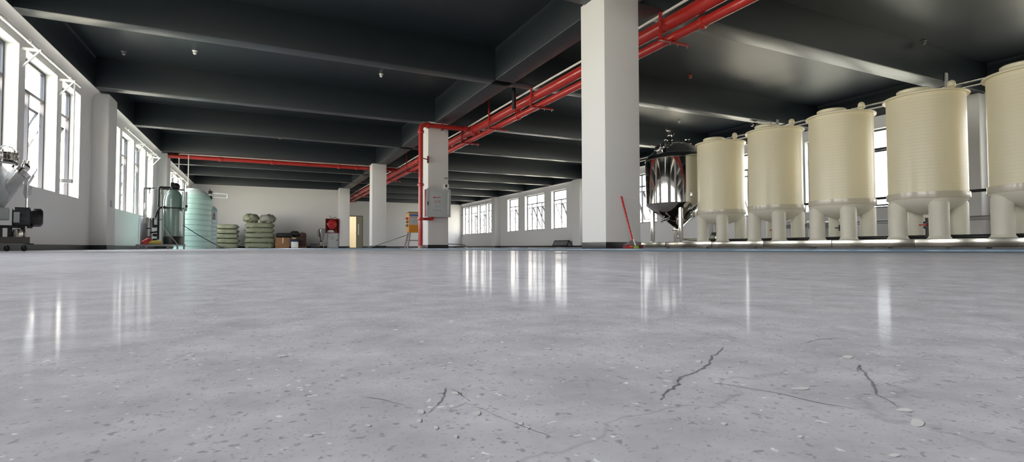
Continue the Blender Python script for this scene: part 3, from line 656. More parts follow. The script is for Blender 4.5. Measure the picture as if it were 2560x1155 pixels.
# ------------------------------------------------------------------ broom
bm_ = thing('broom', 'red broom with a spiral handle leaning on the large square column', 'broom', (4.345, 5.36, 0))
pts = [(.0+.0*k, 0+.225*k/24, .11+.60*k/24) for k in range(25)]
MB().tube([(-.005+.02*k/24*0 - .0*k, y, z) for k, (x, y, z) in enumerate(pts)], .011, 12, rad=[.0105+.0022*(k % 2) for k in range(25)]).build('handle', 'broomred', bm_)
MB().add([(-.02, -.012, .12), (.02, -.012, .12), (.02, .02, .12), (-.02, .02, .12), (-.125, -.03, .058), (.125, -.03, .058), (.125, .03, .058), (-.125, .03, .058)], [(0, 1, 2, 3), (4, 5, 1, 0), (5, 6, 2, 1), (6, 7, 3, 2), (7, 4, 0, 3), (7, 6, 5, 4)]).build('ferrule', 'pinkgrey', bm_)
MB().box(-.14, .14, -.035, .035, 0.002, .06, bev=.008).build('broom_head', 'bristle', bm_)
MB().box(-.02, .06, -.043, -.034, .004, .052, bev=.006).build('label_patch', 'green', bm_)
MB().box(-.135, -.03, -.041, -.034, .006, .055, bev=.004).build('red_panel', 'broomred', bm_)
MB().bar((0, -.012, .135), (0.012, -.036, .055), .014).build('clip', 'white', bm_)

# ------------------------------------------------------------------ hoses on the floor
hp = [(3.95, 1.05), (3.704, 1.35), (3.415, 1.80), (3.161, 2.47), (2.95, 3.5), (2.794, 4.5), (2.57, 5.6), (2.185, 6.9), (1.75, 8.4), (1.05, 10.3), (-.05, 13.2), (-.9, 15.6), (-1.2, 17.2)]
cable('garden_hose', [(x, y, .0115) for x, y in hp], .0115, 'hose', 'clear blue hose in front, curving over the floor across the whole hall', 'hose', 10)
hp2 = [(4.3, 1.30), (3.85, 1.62), (3.60, 2.15), (3.36, 2.9), (3.12, 3.9), (2.95, 4.9), (2.72, 5.9), (2.35, 7.3), (1.95, 8.9), (1.3, 10.9), (.6, 12.9), (1.4, 13.3), (3.2, 13.1)]
cable('garden_hose', [(x, y, .0115) for x, y in hp2], .0115, 'hose2', 'darker teal hose lying just behind the clear blue hose', 'hose', 10)
cable('power_cable', [(5.2, 14.6, .02), (5.9, 15.6, .03), (6.2, 16.6, .11), (5.6, 17.2, .14), (5.2, 16.9, .03)], .012, 'black', 'black cable curled on the floor right of the hydrant column')

# ------------------------------------------------------------------ leaning panel and small wall boxes on the right
t = thing('leaning_panel', 'grey framed panel leaning on the right wall below the middle windows', 'panel', (14.2, 23.6, 0))
R3 = Matrix.Rotation(math.radians(28), 3, 'Y')
m = MB()
for bx in ((-.75, .75, .38, .42), (-.75, .75, .10, .13), (-.75, -.71, .10, .42), (.71, .75, .10, .42)): m.box(-.015, .015, bx[0], bx[1], bx[2], bx[3], rot=R3, at=(0, 0, 0))
m.build('panel_frame', 'black', t); MB().box(-.006, .006, -.71, .71, .13, .38, rot=R3, at=(0, 0, 0)).build('panel_sheet', 'midgrey', t)
m = MB()
for y in (-.7, .7): m.bar((.05, y, .12), (.05, y, 0), .03); m.bar((.2, y, .38), (.48, y, 0), .025)
m.build('foot', 'black', t)
for i, (y, z, w, lab) in enumerate(((22.72, .98, .18, 'grey socket box low on the right wall nearest the big column'), (33.1, .98, .16, 'grey socket box on the right wall between the far window groups'), (39.6, .98, .2, 'grey socket box on the right wall at the far corner'), (5.45, 1.0, .15, 'grey socket box on the right wall right of the large cream tank'),
                           (22.75, 2.62, .07, 'tiny grey lamp bracket high on the right wall nearest the big column'), (33.1, 2.62, .07, 'tiny grey bracket high on the right wall between the far window groups'), (39.6, 2.62, .07, 'tiny grey bracket high on the right wall at the far corner'))):
    x = XR-.06 if i not in () else 14.3
    t = thing('wall_box', lab, 'electric box', (x, y, z), 0, 'wall boxes on the right wall')
    MB().box(0, .06, -w, w, -.09 if w > .1 else -.03, .09 if w > .1 else .03, bev=.008).build('housing', 'grey' if w > .1 else 'midgrey', t)
    if w > .1: MB().box(-.006, 0, -w*.6, w*.6, -.05, .05, bev=.002).build('cover', 'midgrey', t)
tag(MB().cyl((XR-.05, 39.66, .9), (XR-.05, 39.66, 3.3), .03, 10).build('conduit', 'white'), 'white vertical conduit in the far right corner', 'conduit')
t = thing('wall_box', 'pale socket box on the face of the left wall pilaster', 'electric box', (-3.04, 14.5, 1.03)); MB().box(0, .03, -.09, .09, -.07, .07, bev=.006).build('housing', 'grey', t)

# ------------------------------------------------------------------ lamp holders on the ceiling
for x, y, mt, lab in ((-1.26, 12.42, 'lampwhite', 'white bulb holder on the dark ceiling nearest the left windows of the bright pair'), (2.52, 12.22, 'lampwhite', 'white bulb holder on the dark ceiling left of the girder'), (-2.59, 13.1, 'midgrey', 'dim grey fitting on the ceiling by the left edge beam'),
                      (.62, 20.9, 'lamporange', 'orange capped fitting on the ceiling of the left bay'), (9.17, 9.15, 'lamporange', 'orange capped fitting on the ceiling right of the red mains'), (11.83, 5.59, 'midgrey', 'small grey fitting on the ceiling above the largest cream tank'), (12.18, 12.66, 'lampwhite', 'white fitting on the ceiling above the polished vessel')):
    t = thing('ceiling_fitting', lab, 'light fitting', (x, y, SLAB), 0, 'small ceiling fittings')
    MB().lathe([(0, 0), (.05, 0), (.055, -.012), (.03, -.02), (.03, -.035)], seg=20).build('base', mt, t)
    MB().ball((0, 0, -.05), .036).build('cap', mt, t)

# ------------------------------------------------------------------ conduit rails over the left windows
def air_line(y0, y1, drop, brs, lab):
    t = thing('air_line', lab, 'pipe', (XL, 0, 0)); z = 3.14
    MB().tube([(.20, y0, z), (.20, y1, z)], .017, 10).build('pipe', 'white', t); MB().tube([(.13, y0, z+.05), (.13, y1, z+.05)], .012, 8).build('second_pipe', 'white', t)
    for y in brs:
        m = MB(); m.bar((.005, y, z-.02), (.24, y, z-.02), .03, .04); m.bar((.005, y+.02, z-.30), (.22, y, z-.03), .022, .022); m.build('bracket', 'white', t)
    if drop:
        y = drop; MB().tube([(.16, y, z), (.16, y, 1.32)], .013, 8).build('drop_pipe', 'white', t); MB().box(-.02, .16, y-.05, y+.05, 1.26, 1.33, bev=.008).build('outlet_box', 'grey', t)
    m = MB()
    for k in range(int((y1-y0)/.9)): m.lathe([(.017, -.03), (.03, -.03), (.03, .03), (.017, .03)], (.20, y0+.5+.9*k, z), 12, (0, 1, 0))
    m.build('coupling', 'white', t)
air_line(6.9, 12.55, 12.35, (8.75, 10.42, 12.08), 'white pipe rail on brackets across the nearest left window group')
air_line(16.6, 21.4, 0, (18.6, 20.4, 21.2), 'white pipe rail on brackets across the second left window group')
air_line(24.2, 29.4, 0, (25.2, 27.1, 29.0), 'white pipe rail on brackets above the mint tank')

# ------------------------------------------------------------------ trolley machine at the far left
K = .00486
mc = thing('pump_trolley', 'wheeled mixing pump wrapped in clear plastic at the left edge', 'machine', (-2.85, 8.39, 0), .305); mc.scale = (.73, .78, 1)
def px(x, y): return (x*K, (628.5-y)*K)
MB().box(-.50, .37, -.05, .42, .095, .178, bev=.008).build('cart_plate', 'cart', mc)
for (x, y) in ((.30, .0), (.09, .0), (.30, .36), (-.40, 0), (-.40, .36)):
    w = MB(); w.lathe([(0, -.016), (.034, -.016), (.038, -.012), (.038, .012), (.034, .016), (0, .016)], (x, y, .038), 24, (.3, 1, 0))
    o = w.build('caster', 'rubber', mc)
    f = MB(); f.box(x-.035, x+.035, y-.03, y+.03, .085, .095); f.bar((x-.02, y-.025, .09), (x, y-.025, .035), .03, .004); f.bar((x-.02, y+.025, .09), (x, y+.025, .035), .03, .004); f.build('fork', 'dullsteel', o)
MB().box(.30, .42, -.03, .0, .085, .098, bev=.003).build('brake_pedal', 'black', mc)
zc = .425
mo = MB().lathe([(0, .0), (.10, .0), (.118, .015), (.122, .05), (.122, .22), (.10, .24)], (.14, .1, zc), 8, (1, 0, 0), smooth=False).build('motor_housing', 'motor', mc)
m = MB()
for k in range(14):
    a_ = 2*PI*k/14; m.bar((.17, .1+.118*math.cos(a_), zc+.118*math.sin(a_)), (.36, .1+.118*math.cos(a_), zc+.118*math.sin(a_)), .006, .02)
m.build('cooling_fin', 'motor', mo)
MB().lathe([(.085, 0), (.112, .005), (.116, .03), (.116, .13), (.09, .16), (.05, .165), (0, .165)], (.37, .1, zc), 8, (1, 0, 0), smooth=False).build('fan_cover', 'black', mc)
MB().box(.16, .235, -.04, -.022, zc-.07, zc+.06, bev=.004).build('rating_panel', 'grey', mc)
MB().box(-.22, .11, -.06, .20, zc-.04, zc+.11, bev=.02).build('gear_case', 'grey', mc)
MB().box(-.40, .40, -.02, .24, zc-.135, zc-.105, bev=.006).build('motor_cradle', 'black', mc)
for x in (.0, .12, .28, -.25): MB().box(x-.03, x+.03, .02, .2, .178, zc-.135, bev=.005).build('support_foot', 'motor', mc)
MB().lathe([(0, 0), (.07, 0), (.075, .04), (.06, .09), (0, .10)], (.22, -.0, .18), 24).build('drain_cup', 'steel', mc)
MB().cyl((.315, -.02, .178), (.315, -.02, .31), .016, 12).build('stand_rod', 'chrome', mc)
MB().cyl((.315, .12, .55), (.315, .12, .98), .017, 14).build('side_rod', 'chrome', mc)
MB().cyl((-.06, .1, .60), (.24, .1, .99), .088, 28).build('inclined_pipe', 'steel', mc)
MB().lathe([(.0, -.20), (.12, -.18), (.17, -.05), (.18, .10), (.12, .22), (0, .25)], (-.12, .12, .74), 32).build('mixing_chamber', 'steel', mc)
m = MB(); m.lathe([(.09, -.03), (.135, -.03), (.135, .03), (.09, .03)], (.24, .1, 1.0), 28, (.6, 0, .8)); m.build('outlet_flange', 'chrome', mc)
m = MB(); m.lathe([(.10, 0), (.165, 0), (.165, .03), (.15, .035), (.15, .06), (.165, .065), (.165, .09), (.09, .10), (0, .10)], (.04, .12, 1.13), 32); m.build('top_flange', 'chrome', mc)
for k in range(6):
    a_ = 2*PI*k/6+.3; x, y = .04+.15*math.cos(a_), .12+.15*math.sin(a_)
    m = MB(); m.cyl((x, y, 1.10), (x, y, 1.26), .009, 8); m.lathe([(0, 0), (.018, 0), (.018, .015), (0, .015)], (x, y, 1.225), 6); m.build('flange_bolt', 'steel', mc)
m = MB()
for a_ in (0, PI/3, 2*PI/3): m.tube([(.04-.12*math.cos(a_), .12-.12*math.sin(a_), 1.23), (.04-.08*math.cos(a_), .12-.08*math.sin(a_), 1.29), (.04, .12, 1.31), (.04+.08*math.cos(a_), .12+.08*math.sin(a_), 1.29), (.04+.12*math.cos(a_), .12+.12*math.sin(a_), 1.23)], .005, 8)
m.build('wire_guard', 'chrome', mc)
m = MB().tube(bend([(-.10, .0, 1.05), (.0, .0, 1.10), (.16, .0, 1.09), (.24, .02, 1.02)], .05), .022, 12); m.build('bent_pipe', 'chrome', mc)
for x in (.26, .31): MB().cyl((x, .06, 1.03), (x+.02, .06, 1.14), .02, 12).build('clamp_stud', 'steel', mc)
MB().lathe([(0, -.02), (.055, -.02), (.06, .02), (.04, .05), (0, .05)], (.29, .06, 1.05), 20, (.5, 0, .85)).build('end_cap', 'chrome', mc)
# plastic film draped around chamber and pipe
from mathutils import noise as NZ
def film(name, c, ax, prof, amp, seed):
    m = MB().lathe(prof, c, 48, ax)
    for v in m.bm.verts:
        n = NZ.noise_vector(v.co*9+Vector((seed, 0, 0))); v.co += n*amp
    return m.build(name, 'film', mc, smooth=True)
film('plastic_wrap', (-.13, .11, .60), (0, 0, 1), [(.13, -.08), (.20, -.02), (.235, .10), (.24, .26), (.20, .38), (.14, .46)], .035, 2.)
film('plastic_wrap', (-.10, .09, .56), (.6, 0, .78), [(.12, 0), (.13, .12), (.12, .28), (.125, .42), (.10, .5)], .028, 5.)
film('plastic_wrap', (.33, .1, .78), (.1, 0, 1), [(.02, -.12), (.06, -.06), (.055, .05), (.075, .14), (.03, .24)], .03, 8.)

# ------------------------------------------------------------------ water filter skid
ks = .01035
sk = thing('water_filter_skid', 'steel frame water treatment skid with grey-green pressure tank and black pipework', 'machine', (-2.36, 16.0, 0), .14); sk.scale = (.83, .83, 1)
# local x to image right (m from px 395), local -y to camera
def sx(p): return (p-395)*ks
def sz(p): return (623-p)*ks
m = MB()
for y in (-.30, .30): m.bar((sx(341), y, .11), (sx(462), y, .11), .035)
for x in (345, 365, 404, 462): m.bar((sx(x), -.3, .11), (sx(x), .3, .11), .035)
m.build('base_frame', 'dullsteel', sk)
for x in (346, 366, 419, 443, 460):
    for y in (-.30, .30): MB().bar((sx(x), y, 0), (sx(x), y, .10), .035).build('leg', 'dullsteel', sk)
for (x, y, z1) in ((404, -.30, sz(517)), (459, -.28, sz(520)), (459, .3, sz(450)), (357, .25, sz(470)), (404, .3, sz(470))): MB().bar((sx(x), y, .11), (sx(x), y, z1), .03).build('upright', 'dullsteel', sk)
MB().bar((sx(407), -.31, sz(568)), (sx(443), -.31, .12), .035, .02).build('brace', 'steel', sk)
MB().bar((sx(357), .26, sz(470)), (sx(459), .3, sz(470)), .03).build('top_rail', 'steel', sk)
MB().bar((sx(357), .25, sz(548)), (sx(404), .25, sz(548)), .03).build('middle_rail', 'dullsteel', sk)
tcx = sx(431); R = .262
pt = MB().lathe([(R, .33), (R, 1.22), (R*.97, 1.32), (R*.85, 1.42), (R*.6, 1.51), (R*.3, 1.56), (.08, 1.575), (0, 1.575)], (tcx, 0, 0), 48).build('pressure_tank', 'frp', sk)
MB().lathe([(0, .125), (R*.98, .125), (R+.01, .14), (R+.01, .31), (R, .335)], (tcx, 0, 0), 48).build('tank_base', 'black', pt)
MB().lathe([(R+.002, 1.05), (R+.01, 1.05), (R+.01, 1.085), (R+.002, 1.085)], (tcx, 0, 0), 48).build('tank_strap', 'black', pt)
m = MB(); m.lathe([(.11, 0), (.12, .02), (.10, .08), (0, .09)], (tcx, 0, 1.56), 24); m.box(tcx-.09, tcx+.03, -.1, .1, 1.62, 1.74, bev=.03); m.ball((tcx+.06, 0, 1.64), .11, (1, 1, .9)); m.build('control_valve', 'black', sk)
m = MB(); m.tube(bend([(tcx-.05, -.05, 1.60), (sx(394), -.05, 1.60), (sx(394), -.05, .25)], .05), .028, 12); m.tube(bend([(sx(394), -.05, .45), (sx(372), -.1, .42), (sx(366), -.1, .42)], .05), .022, 10)
m.tube([(sx(404), -.12, 1.08), (sx(396), -.14, 1.06), (sx(389), -.14, .93), (sx(387), -.14, .82)], .03, 10); m.tube([(tcx-.2, -.20, 1.09), (sx(404), -.2, 1.07)], .03, 10); m.build('black_pipework', 'black', sk)
m = MB(); m.tube([(sx(358), .2, sz(472)), (sx(404), .1, sz(471))], .02, 10); m.tube([(sx(438), -.1, sz(473)), (sx(457), -.1, sz(473))], .022, 10)
for x in (371, 380, 400): m.lathe([(.02, -.03), (.035, -.03), (.035, .03), (.02, .03)], (sx(x), .15, sz(472)), 12, (1, 0, 0)); m.cyl((sx(x), .15, sz(472)), (sx(x), .15, sz(484)), .03, 10)
m.build('manifold', 'steel', sk)
MB().lathe([(0, .76), (.10, .76), (.10, 1.52), (.08, 1.56), (0, 1.57)], (sx(382), .12, 0), 28).build('white_filter_tube', 'white', sk)
MB().lathe([(0, .125), (.14, .125), (.15, .14), (.15, .78), (.13, .82), (0, .83)], (sx(364), .14, 0), 32).build('grey_brine_drum', 'midgrey', sk)
m = MB().lathe([(0, .14), (.07, .14), (.07, .17), (.045, .18), (.045, .70), (.05, .72), (.05, .80), (0, .81)], (sx(371), -.12, 0), 24); m.build('vertical_pump', 'chrome', sk)
for z in (.30, .52): MB().lathe([(.046, 0), (.06, 0), (.06, .025), (.046, .025)], (sx(371), -.12, z), 20).build('pump_flange', 'black', sk)
for z in (.66, .96): MB().cyl((sx(362), -.02, z), (sx(362), -.02, z+.22), .035, 16).build('cartridge_filter', 'chrome', sk)
MB().box(sx(379), sx(384), -.16, -.08, .55, .80, bev=.02).build('pump_motor_box', 'black', sk)
for z in (sz(600), sz(588), sz(566)): MB().ball((sx(386), -.12, z), .05, (1.3, 1, .8)).build('fitting', 'black', sk)
MB().box(sx(460), sx(466), -.28, .1, sz(526), sz(478), bev=.01).build('control_panel', 'grey', sk)
MB().box(sx(452), sx(455), -.25, -.22, sz(522), sz(478), bev=.004).build('sight_tube', M['yellow'] if False else 'mint', sk)
MB().box(sx(461), sx(467), -.3, -.28, sz(518), sz(512)).build('switch', 'black', sk)
m = MB().tube([(sx(360), -.1, sz(480)), (sx(347), -.1, sz(480)), (sx(346), -.1, .12)], .008, 8); m.build('thin_tube', 'white', sk)
cable('power_cable', [(-1.80, 15.76, .62), (-1.50, 15.8, .40), (-1.2, 15.9, .2), (-.95, 15.95, .06), (-.8, 16., .012), (-.5, 16.1, .012)], .01, 'black', 'thin black cable curving from the filter skid to the floor')
t = thing('work_gloves', 'crumpled red and yellow work gloves lying on the skid base', 'gloves', (-2.56, 15.78, .13), .14); t.scale = (.83, .83, 1)
MB().pillow(-.12, .14, -.10, .08, 0, .13, n=8, rough=.05, seed=3, mtx=Matrix.Rotation(-.5, 4, 'Y')).build('red_glove', 'broomred', t); MB().pillow(.02, .38, -.12, .08, .0, .09, n=8, rough=.05, seed=6).build('yellow_glove', 'yellow', t)

# ------------------------------------------------------------------ mint water tanks
def ribbed(name, x, y, r, h, lid, mt, label, ribs, seed=0):
    t = thing(name, label, 'tank', (x, y, 0), 0, 'plastic water tanks')
    prof = [(0, 0.0), (r, .0)]
    for k in range(ribs):
        z0 = .06+(h-.18)*k/ribs; z1 = .06+(h-.18)*(k+1)/ribs; zz = (z1-z0)
        prof += [(r-.022, z0), (r-.022, z0+zz*.10), (r, z0+zz*.2), (r, z0+zz*.9)]
    prof += [(r-.022, h-.11), (r, h-.09), (r*.96, h-.02), (r*.88, h+.02)]
    MB().lathe(prof, seg=64).build('tank_body', mt, t)
    MB().lathe([(r*.88, h+.015), (r*.84, h+.06), (r*.60, h+lid*.7), (r*.35, h+lid*.8), (r*.35, h+lid), (0, h+lid)], seg=64).build('tank_top', 'palemint', t)
    return t
w1 = ribbed('water_tank', -1.86, 18.5, .50, 1.62, .22, 'mint', 'large pale mint ribbed water tank behind the filter skid', 9)
m = MB(); m.tube(bend([(.36, -.1, 1.62), (.50, -.1, 1.72), (.93, -.1, 1.70), (.93, -.1, 1.58), (.45, -.1, 1.58)], .03), .022, 10); m.build('inlet_pipe', 'white', w1)
for z in (1.74, 1.58): MB().lathe([(.03, -.05), (.05, -.05), (.05, .05), (.03, .05)], (.46, -.1, z), 16, (1, 0, 0)).build('union', 'black', w1)
MB().cyl((.44, -.1, 1.74), (.44, -.1, 1.84), .02, 10).build('valve_handle', 'black', w1)
w2 = ribbed('water_tank', -1.80, 20.35, .47, 1.38, .10, 'mint2', 'pale blue ribbed water tank half hidden behind the mint one', 9)
m = MB(); m.add([(.18, -.46, .98), (.44, -.30, .98), (.42, -.31, 1.24), (.30, -.39, 1.10), (.20, -.45, 1.16)], [(0, 1, 2, 3, 4)]); m.pillow(.22, .40, -.42, -.30, 1.02, 1.18, n=6, rough=.04); m.build('red_sticker', 'pinkgrey', w2)

# ------------------------------------------------------------------ sacks
def sack(x, y, z, w, d, h, mt, seed, lab, rz=0, grp='stuffed sacks', lump=.02, ends=True):
    t = thing('sack', lab, 'sack', (x, y, z), rz, grp)
    MB().pillow(-w/2, w/2, -d/2, d/2, 0, h, n=11, rough=lump, freq=4.5 if ends else 3.2, p=6 if ends else 2.5, seed=seed).build('sack_body', mt, t)
    if ends:
        m = MB()
        for sg in (-1, 1):
            MB().pillow(sg*w/2-.06, sg*w/2+.06, -d*.36, d*.36, h*.36, h*.62, n=6, rough=.05, seed=seed+sg).build('stitched_end', 'sack2' if seed % 2 else mt, t)
    return t
om = ['lowest', 'second from the floor', 'middle', 'second from the top', 'topmost']
Z_ = 27.2/1296.3
z = 0.012
for k in range(5):
    sack(-1.56+.02*math.sin(k*2.3), 31.05, z, 1.06-.02*k, .8, .243, 'sack', 11+k, 'flat green sack in the left stack by the water tanks, %s' % om[k], grp='left stack of sacks'); z += .25
z = .012
for k in range(5):
    sack(-.03+.02*math.sin(k*1.7), 31.05, z, 1.42-.02*k, .9, .264, 'sack', 31+2*k, 'bulging green sack in the tall middle stack, %s' % om[k], grp='tall stack of sacks', lump=.03); z += .27
sack(-.46, 31.0, z, .74, .6, .46, 'sack', 60, 'slumped green sack on top of the tall stack, left one', rz=.1, lump=.06, ends=False, grp='sacks on top')
sack(.34, 30.95, z, .80, .6, .44, 'sack2', 71, 'slumped grey sack on top of the tall stack, right one', rz=-.15, lump=.05, ends=False, grp='sacks on top')

# ------------------------------------------------------------------ boxes and bags by the partition
t = thing('cardboard_box', 'brown cardboard box with pale tape standing right of the sacks', 'box', (.73, 30.7, 0))
MB().box(0, .70, 0, .5, 0, .57, bev=.006).build('carton', 'box', t); MB().box(.35, .40, -.004, .5, .27, .574).build('tape_strip', 'tape', t)
t = thing('black_bag', 'black bag lying on top of the cardboard box', 'bag', (.80, 30.9, .575)); MB().pillow(0, .78, -.1, .35, 0, .25, n=9, rough=.03, p=4).build('bag_body', 'blackbag', t)
t = thing('white_canister', 'white plastic canister beside the cardboard box', 'canister', (1.52, 30.62, 0))
MB().box(0, .36, 0, .3, 0, .35, bev=.03).build('body', 'white', t); MB().cyl((.1, .12, .35), (.1, .12, .38), .03, 12).build('cap', 'navy', t)
t = thing('navy_bag', 'navy cloth bag on the white canister', 'bag', (1.50, 30.7, .36)); MB().pillow(0, .42, -.08, .25, 0, .16, n=8, rough=.05, seed=4).build('bag_body', 'navy', t)
t = thing('yellow_wrapper', 'crumpled yellow wrapper on the navy bag', 'wrapper', (1.58, 30.66, .50)); MB().pillow(0, .2, -.05, .08, 0, .08, n=6, rough=.08, seed=9).build('wrapper', 'yellow', t)
t = thing('brown_suitcase', 'dark brown soft suitcase standing right of the white canister', 'suitcase', (1.66, 31.0, 0))
MB().pillow(-.06, .66, 0, .4, 0.0, .64, n=10, rough=.02, p=5, seed=3).build('case_body', 'brown', t); MB().pillow(.30, .67, .02, .38, .56, .84, n=9, rough=.03, p=3, seed=5).build('top_pocket', 'brown', t); MB().tube([(.38, .2, .80), (.40, .2, .89), (.52, .2, .89), (.54, .2, .80)], .013, 8).build('handle', 'brown', t)
MB().box(.28, .66, -.03, .30, 0, .08).build('base_strip', 'box', t)
t = thing('black_helmet_bag', 'round black bag perched on the brown suitcase at its left', 'bag', (1.50, 31.1, .64)); MB().pillow(-.02, .46, -.15, .22, 0, .30, n=9, rough=.03, p=2.5, seed=2).build('bag_body', 'blackbag', t)
t = thing('low_grey_box', 'low grey box on the floor left of the stainless funnel', 'box', (2.62, 31.7, 0)); MB().box(0, .34, 0, .3, .04, .26, bev=.01).build('carton', 'midgrey', t); MB().box(.02, .32, .02, .28, 0, .04).build('foot', 'black', t)

# hydrant cabinet set on the floor, red reel cabinet on it
t = thing('hose_cabinet', 'grey steel hose cabinet standing on the floor beside the farthest column', 'cabinet', (3.46, 31.25, 0))
MB().box(0, .60, .02, .32, 0, .84, bev=.006).build('cabinet_body', 'grey', t); q = MB().box(.05, .55, -.01, .02, .03, .80, bev=.004).build('door', 'grey', t)
m = MB(); m.box(.16, .36, -.013, -.01, .60, .63); m.box(.2, .34, -.013, -.01, .50, .53); m.build('small_print', 'greyprint', q); MB().box(.50, .535, -.03, -.01, .40, .50, bev=.004).build('latch', 'black', q)
t = thing('hose_reel_cabinet', 'open red hose reel cabinet with a round reel standing on the grey cabinet', 'cabinet', (3.36, 31.25, .86))
m = MB(); m.box(0, .72, .28, .30, 0, .82); m.box(0, .02, 0, .28, 0, .82); m.box(.70, .72, 0, .28, 0, .82); m.box(.02, .70, 0, .28, 0, .02); m.box(.02, .70, 0, .28, .80, .82); m.build('cabinet_body', 'darkred', t)
MB().lathe([(0, 0), (.05, 0), (.05, -.02), (.25, -.02), (.265, -.01), (.265, .05), (.25, .06), (0, .06)], (.34, .06, .50), 40, (0, 1, 0)).build('hose_reel', 'reelred', t)
MB().box(.03, .14, .03, .05, .50, .53).build('reel_arm', 'white', t)
m = MB()
for k in range(3): m.pillow(.06+.03*k, .50-.03*k, .04, .24, .02+.045*k, .08+.045*k, n=7, rough=.03, seed=k)
m.build('folded_hose', 'white', t); MB().lathe([(0, 0), (.05, 0), (.05, .1), (.03, .12), (.03, .22), (.045, .25), (0, .25)], (.58, .12, .02), 16).build('nozzle', 'darkred', t)
cable('short_cable', [(3.98, 31.3, 1.70), (3.86, 31.3, 1.77), (3.72, 31.3, 1.71), (3.64, 31.3, 1.72), (3.58, 31.3, 1.86)], .014, 'black', 'short black cable curling up from the red reel cabinet')
t = thing('stainless_funnel', 'tall stainless funnel filler standing left of the grey hose cabinet', 'funnel', (3.15, 31.2, 0))
MB().lathe([(.06, .42), (.10, .5), (.19, .95), (.20, 1.08), (.18, 1.10)], seg=32).build('funnel', 'chrome', t); MB().lathe([(0, .12), (.12, .12), (.13, .15), (.13, .34), (.07, .40), (.06, .43)], (-.05, 0, 0), 28).build('pump_bowl', 'chrome', t)
for a_ in (0.4, 2.5, 4.6): MB().bar((.12*math.cos(a_)-.03, .12*math.sin(a_), .15), (.16*math.cos(a_)-.03, .16*math.sin(a_), 0), .02).build('leg', 'steel', t)
MB().tube([(-.19, 0, 1.02), (-.24, 0, .9), (-.2, 0, .75), (-.12, 0, .62)], .015, 8).build('handle', 'black', t)

# ------------------------------------------------------------------ cracks and chips in the near floor
def gp(x, y, h=0.):                                # floor point under a pixel, used to survey the crack lines
    u = x-1280; v = y-577.5; a_ = u*math.cos(ROLL)+v*math.sin(ROLL); b_ = -u*math.sin(ROLL)+v*math.cos(ROLL)
    d_ = r0*(a_/F_PX) - u0*(b_/F_PX) + fwd; k = (h-CAM_H)/d_.z; return Vector((d_.x*k, d_.y*k, .00015))
def crack(pts, w):
    P = [gp(*p) for p in pts]; m = MB(); random.seed(len(pts)*7)
    Q = []
    for a_, b_ in zip(P, P[1:]):
        for k in range(4): Q.append(a_.lerp(b_, k/4)+Vector((random.uniform(-1, 1), random.uniform(-1, 1), 0))*w*.6)
    Q.append(P[-1]); L_ = []
    for i, q_ in enumerate(Q):
        d_ = (Q[min(i+1, len(Q)-1)]-Q[max(i-1, 0)]).normalized(); s_ = Vector((-d_.y, d_.x, 0))*w*.5*random.uniform(.3, .75)*math.sin(PI*(i+.6)/(len(Q)+.2))**.4
        L_.append((q_-s_, q_+s_))
    for a_, b_ in zip(L_, L_[1:]): m.add([a_[0], a_[1], b_[1], b_[0]], [(0, 1, 2, 3)])
    m.build('crack', 'crack', fl)
crack([(1045, 1042), (1075, 1030), (1098, 1008), (1108, 990), (1112, 972), (1120, 968)], .0006)
crack([(1098, 1030), (1130, 1022), (1165, 1008), (1200, 1022), (1270, 1052), (1340, 1080), (1400, 1100)], .0004)
crack([(1120, 968), (1150, 985), (1172, 1004)], .0005)
crack([(1645, 1002), (1658, 985), (1680, 972), (1700, 950), (1705, 942), (1740, 930), (1765, 918), (1775, 898), (1790, 882), (1808, 868)], .0011)
crack([(2140, 930), (2146, 912), (2152, 925), (2175, 955), (2195, 988), (2240, 1015)], .0011)
crack([(1770, 955), (1850, 968), (1950, 985), (2050, 1008), (2150, 1025)], .0005)
crack([(2010, 858), (2050, 848), (2090, 846), (2120, 850)], .0008)
crack([(900, 992), (960, 1000), (1010, 1014)], .0005)
def chip(x, y, rx, ry, seed):
    c = gp(x, y); random.seed(seed); n = 9
    a1 = gp(x+rx, y)-c; a2 = gp(x, y+ry)-c; vs = []
    for k in range(n):
        t_ = 2*PI*k/n; f_ = random.uniform(.65, 1.1); vs.append(c + (a1*math.cos(t_) + a2*math.sin(t_))*f_)
    return vs
m = MB()
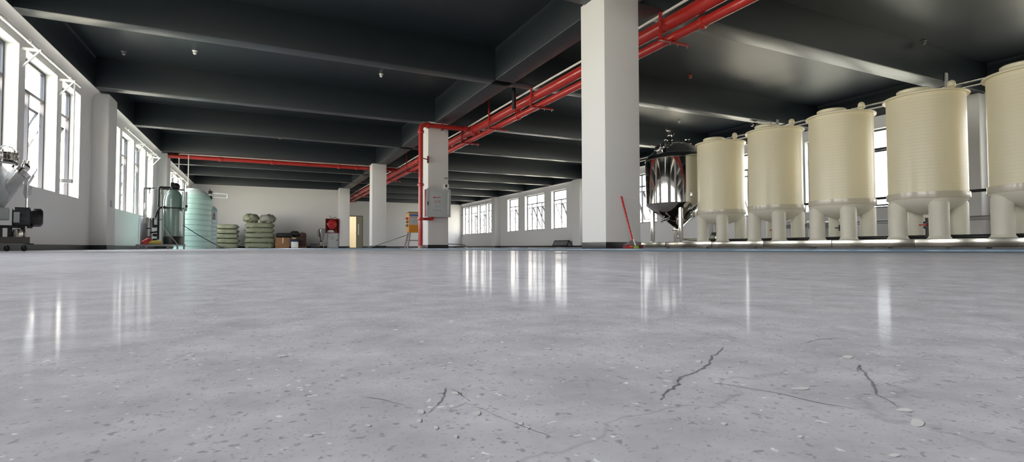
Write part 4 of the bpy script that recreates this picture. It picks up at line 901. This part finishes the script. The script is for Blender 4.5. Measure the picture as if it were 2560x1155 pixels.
for i, (x, y, rx, ry) in enumerate(((2292, 1058, 19, 13), (2262, 1026, 26, 5), (1052, 1030, 9, 7), (1048, 1052, 8, 6), (1140, 984, 16, 4), (1192, 1034, 10, 6), (1090, 1070, 6, 5), (1140, 1092, 7, 5), (1300, 1060, 8, 5), (1318, 1071, 7, 5), (2120, 893, 14, 5), (2000, 972, 28, 4), (1745, 905, 10, 4), (1670, 928, 12, 3), (1790, 957, 14, 3), (2235, 1140, 16, 5), (2000, 1093, 9, 4), (1810, 1060, 8, 4), (920, 1065, 9, 4), (770, 1090, 12, 4), (705, 890, 14, 3), (1055, 855, 8, 2), (1180, 856, 6, 2), (1128, 803, 6, 2), (1255, 856, 5, 2), (1370, 872, 9, 2))):
    m.add(chip(x, y, rx, ry, i), [tuple(range(9))])
tag(m.build('stone_chip', 'chip', fl), kind='stuff')

# ------------------------------------------------------------------ world and exposure
w = bpy.data.worlds.new('daylight'); bpy.context.scene.world = w; w.use_nodes = True; nt = w.node_tree
bg = nt.nodes['Background']; tc = nt.nodes.new('ShaderNodeTexCoord'); sp_ = nt.nodes.new('ShaderNodeSeparateXYZ'); rp = nt.nodes.new('ShaderNodeValToRGB')
nt.links.new(tc.outputs['Generated'], sp_.inputs[0])
mr = nt.nodes.new('ShaderNodeMapRange'); mr.inputs[1].default_value = -1; mr.inputs[2].default_value = 1; nt.links.new(sp_.outputs[2], mr.inputs[0]); nt.links.new(mr.outputs[0], rp.inputs[0])
cr = rp.color_ramp; cr.elements[0].position = 0; cr.elements[0].color = (.40, .37, .30, 1); cr.elements[1].position = 1; cr.elements[1].color = (.86, .88, .92, 1)
for p_, c_ in ((.38, (.74, .66, .48, 1)), (.47, (1.05, .96, .78, 1)), (.53, (1., .935, .84, 1)), (.66, (.97, .935, .89, 1))): e_ = cr.elements.new(p_); e_.color = c_
mr2 = nt.nodes.new('ShaderNodeMapRange'); mr2.inputs[1].default_value = -.8; mr2.inputs[2].default_value = .8; mr2.inputs[3].default_value = 13.; mr2.inputs[4].default_value = 7.   # the sun stands over the left side
nt.links.new(sp_.outputs[0], mr2.inputs[0]); nt.links.new(mr2.outputs[0], bg.inputs[1]); nt.links.new(rp.outputs[0], bg.inputs[0])
sc = bpy.context.scene
sc.view_settings.view_transform = 'Standard'; sc.view_settings.look = 'None'; sc.view_settings.gamma = 1; sc.view_settings.use_curve_mapping = False
sc.view_settings.exposure = 0.92
sc.cycles.max_bounces = 10; sc.cycles.diffuse_bounces = 6; sc.cycles.glossy_bounces = 5; sc.cycles.transparent_max_bounces = 16; sc.cycles.sample_clamp_indirect = 8
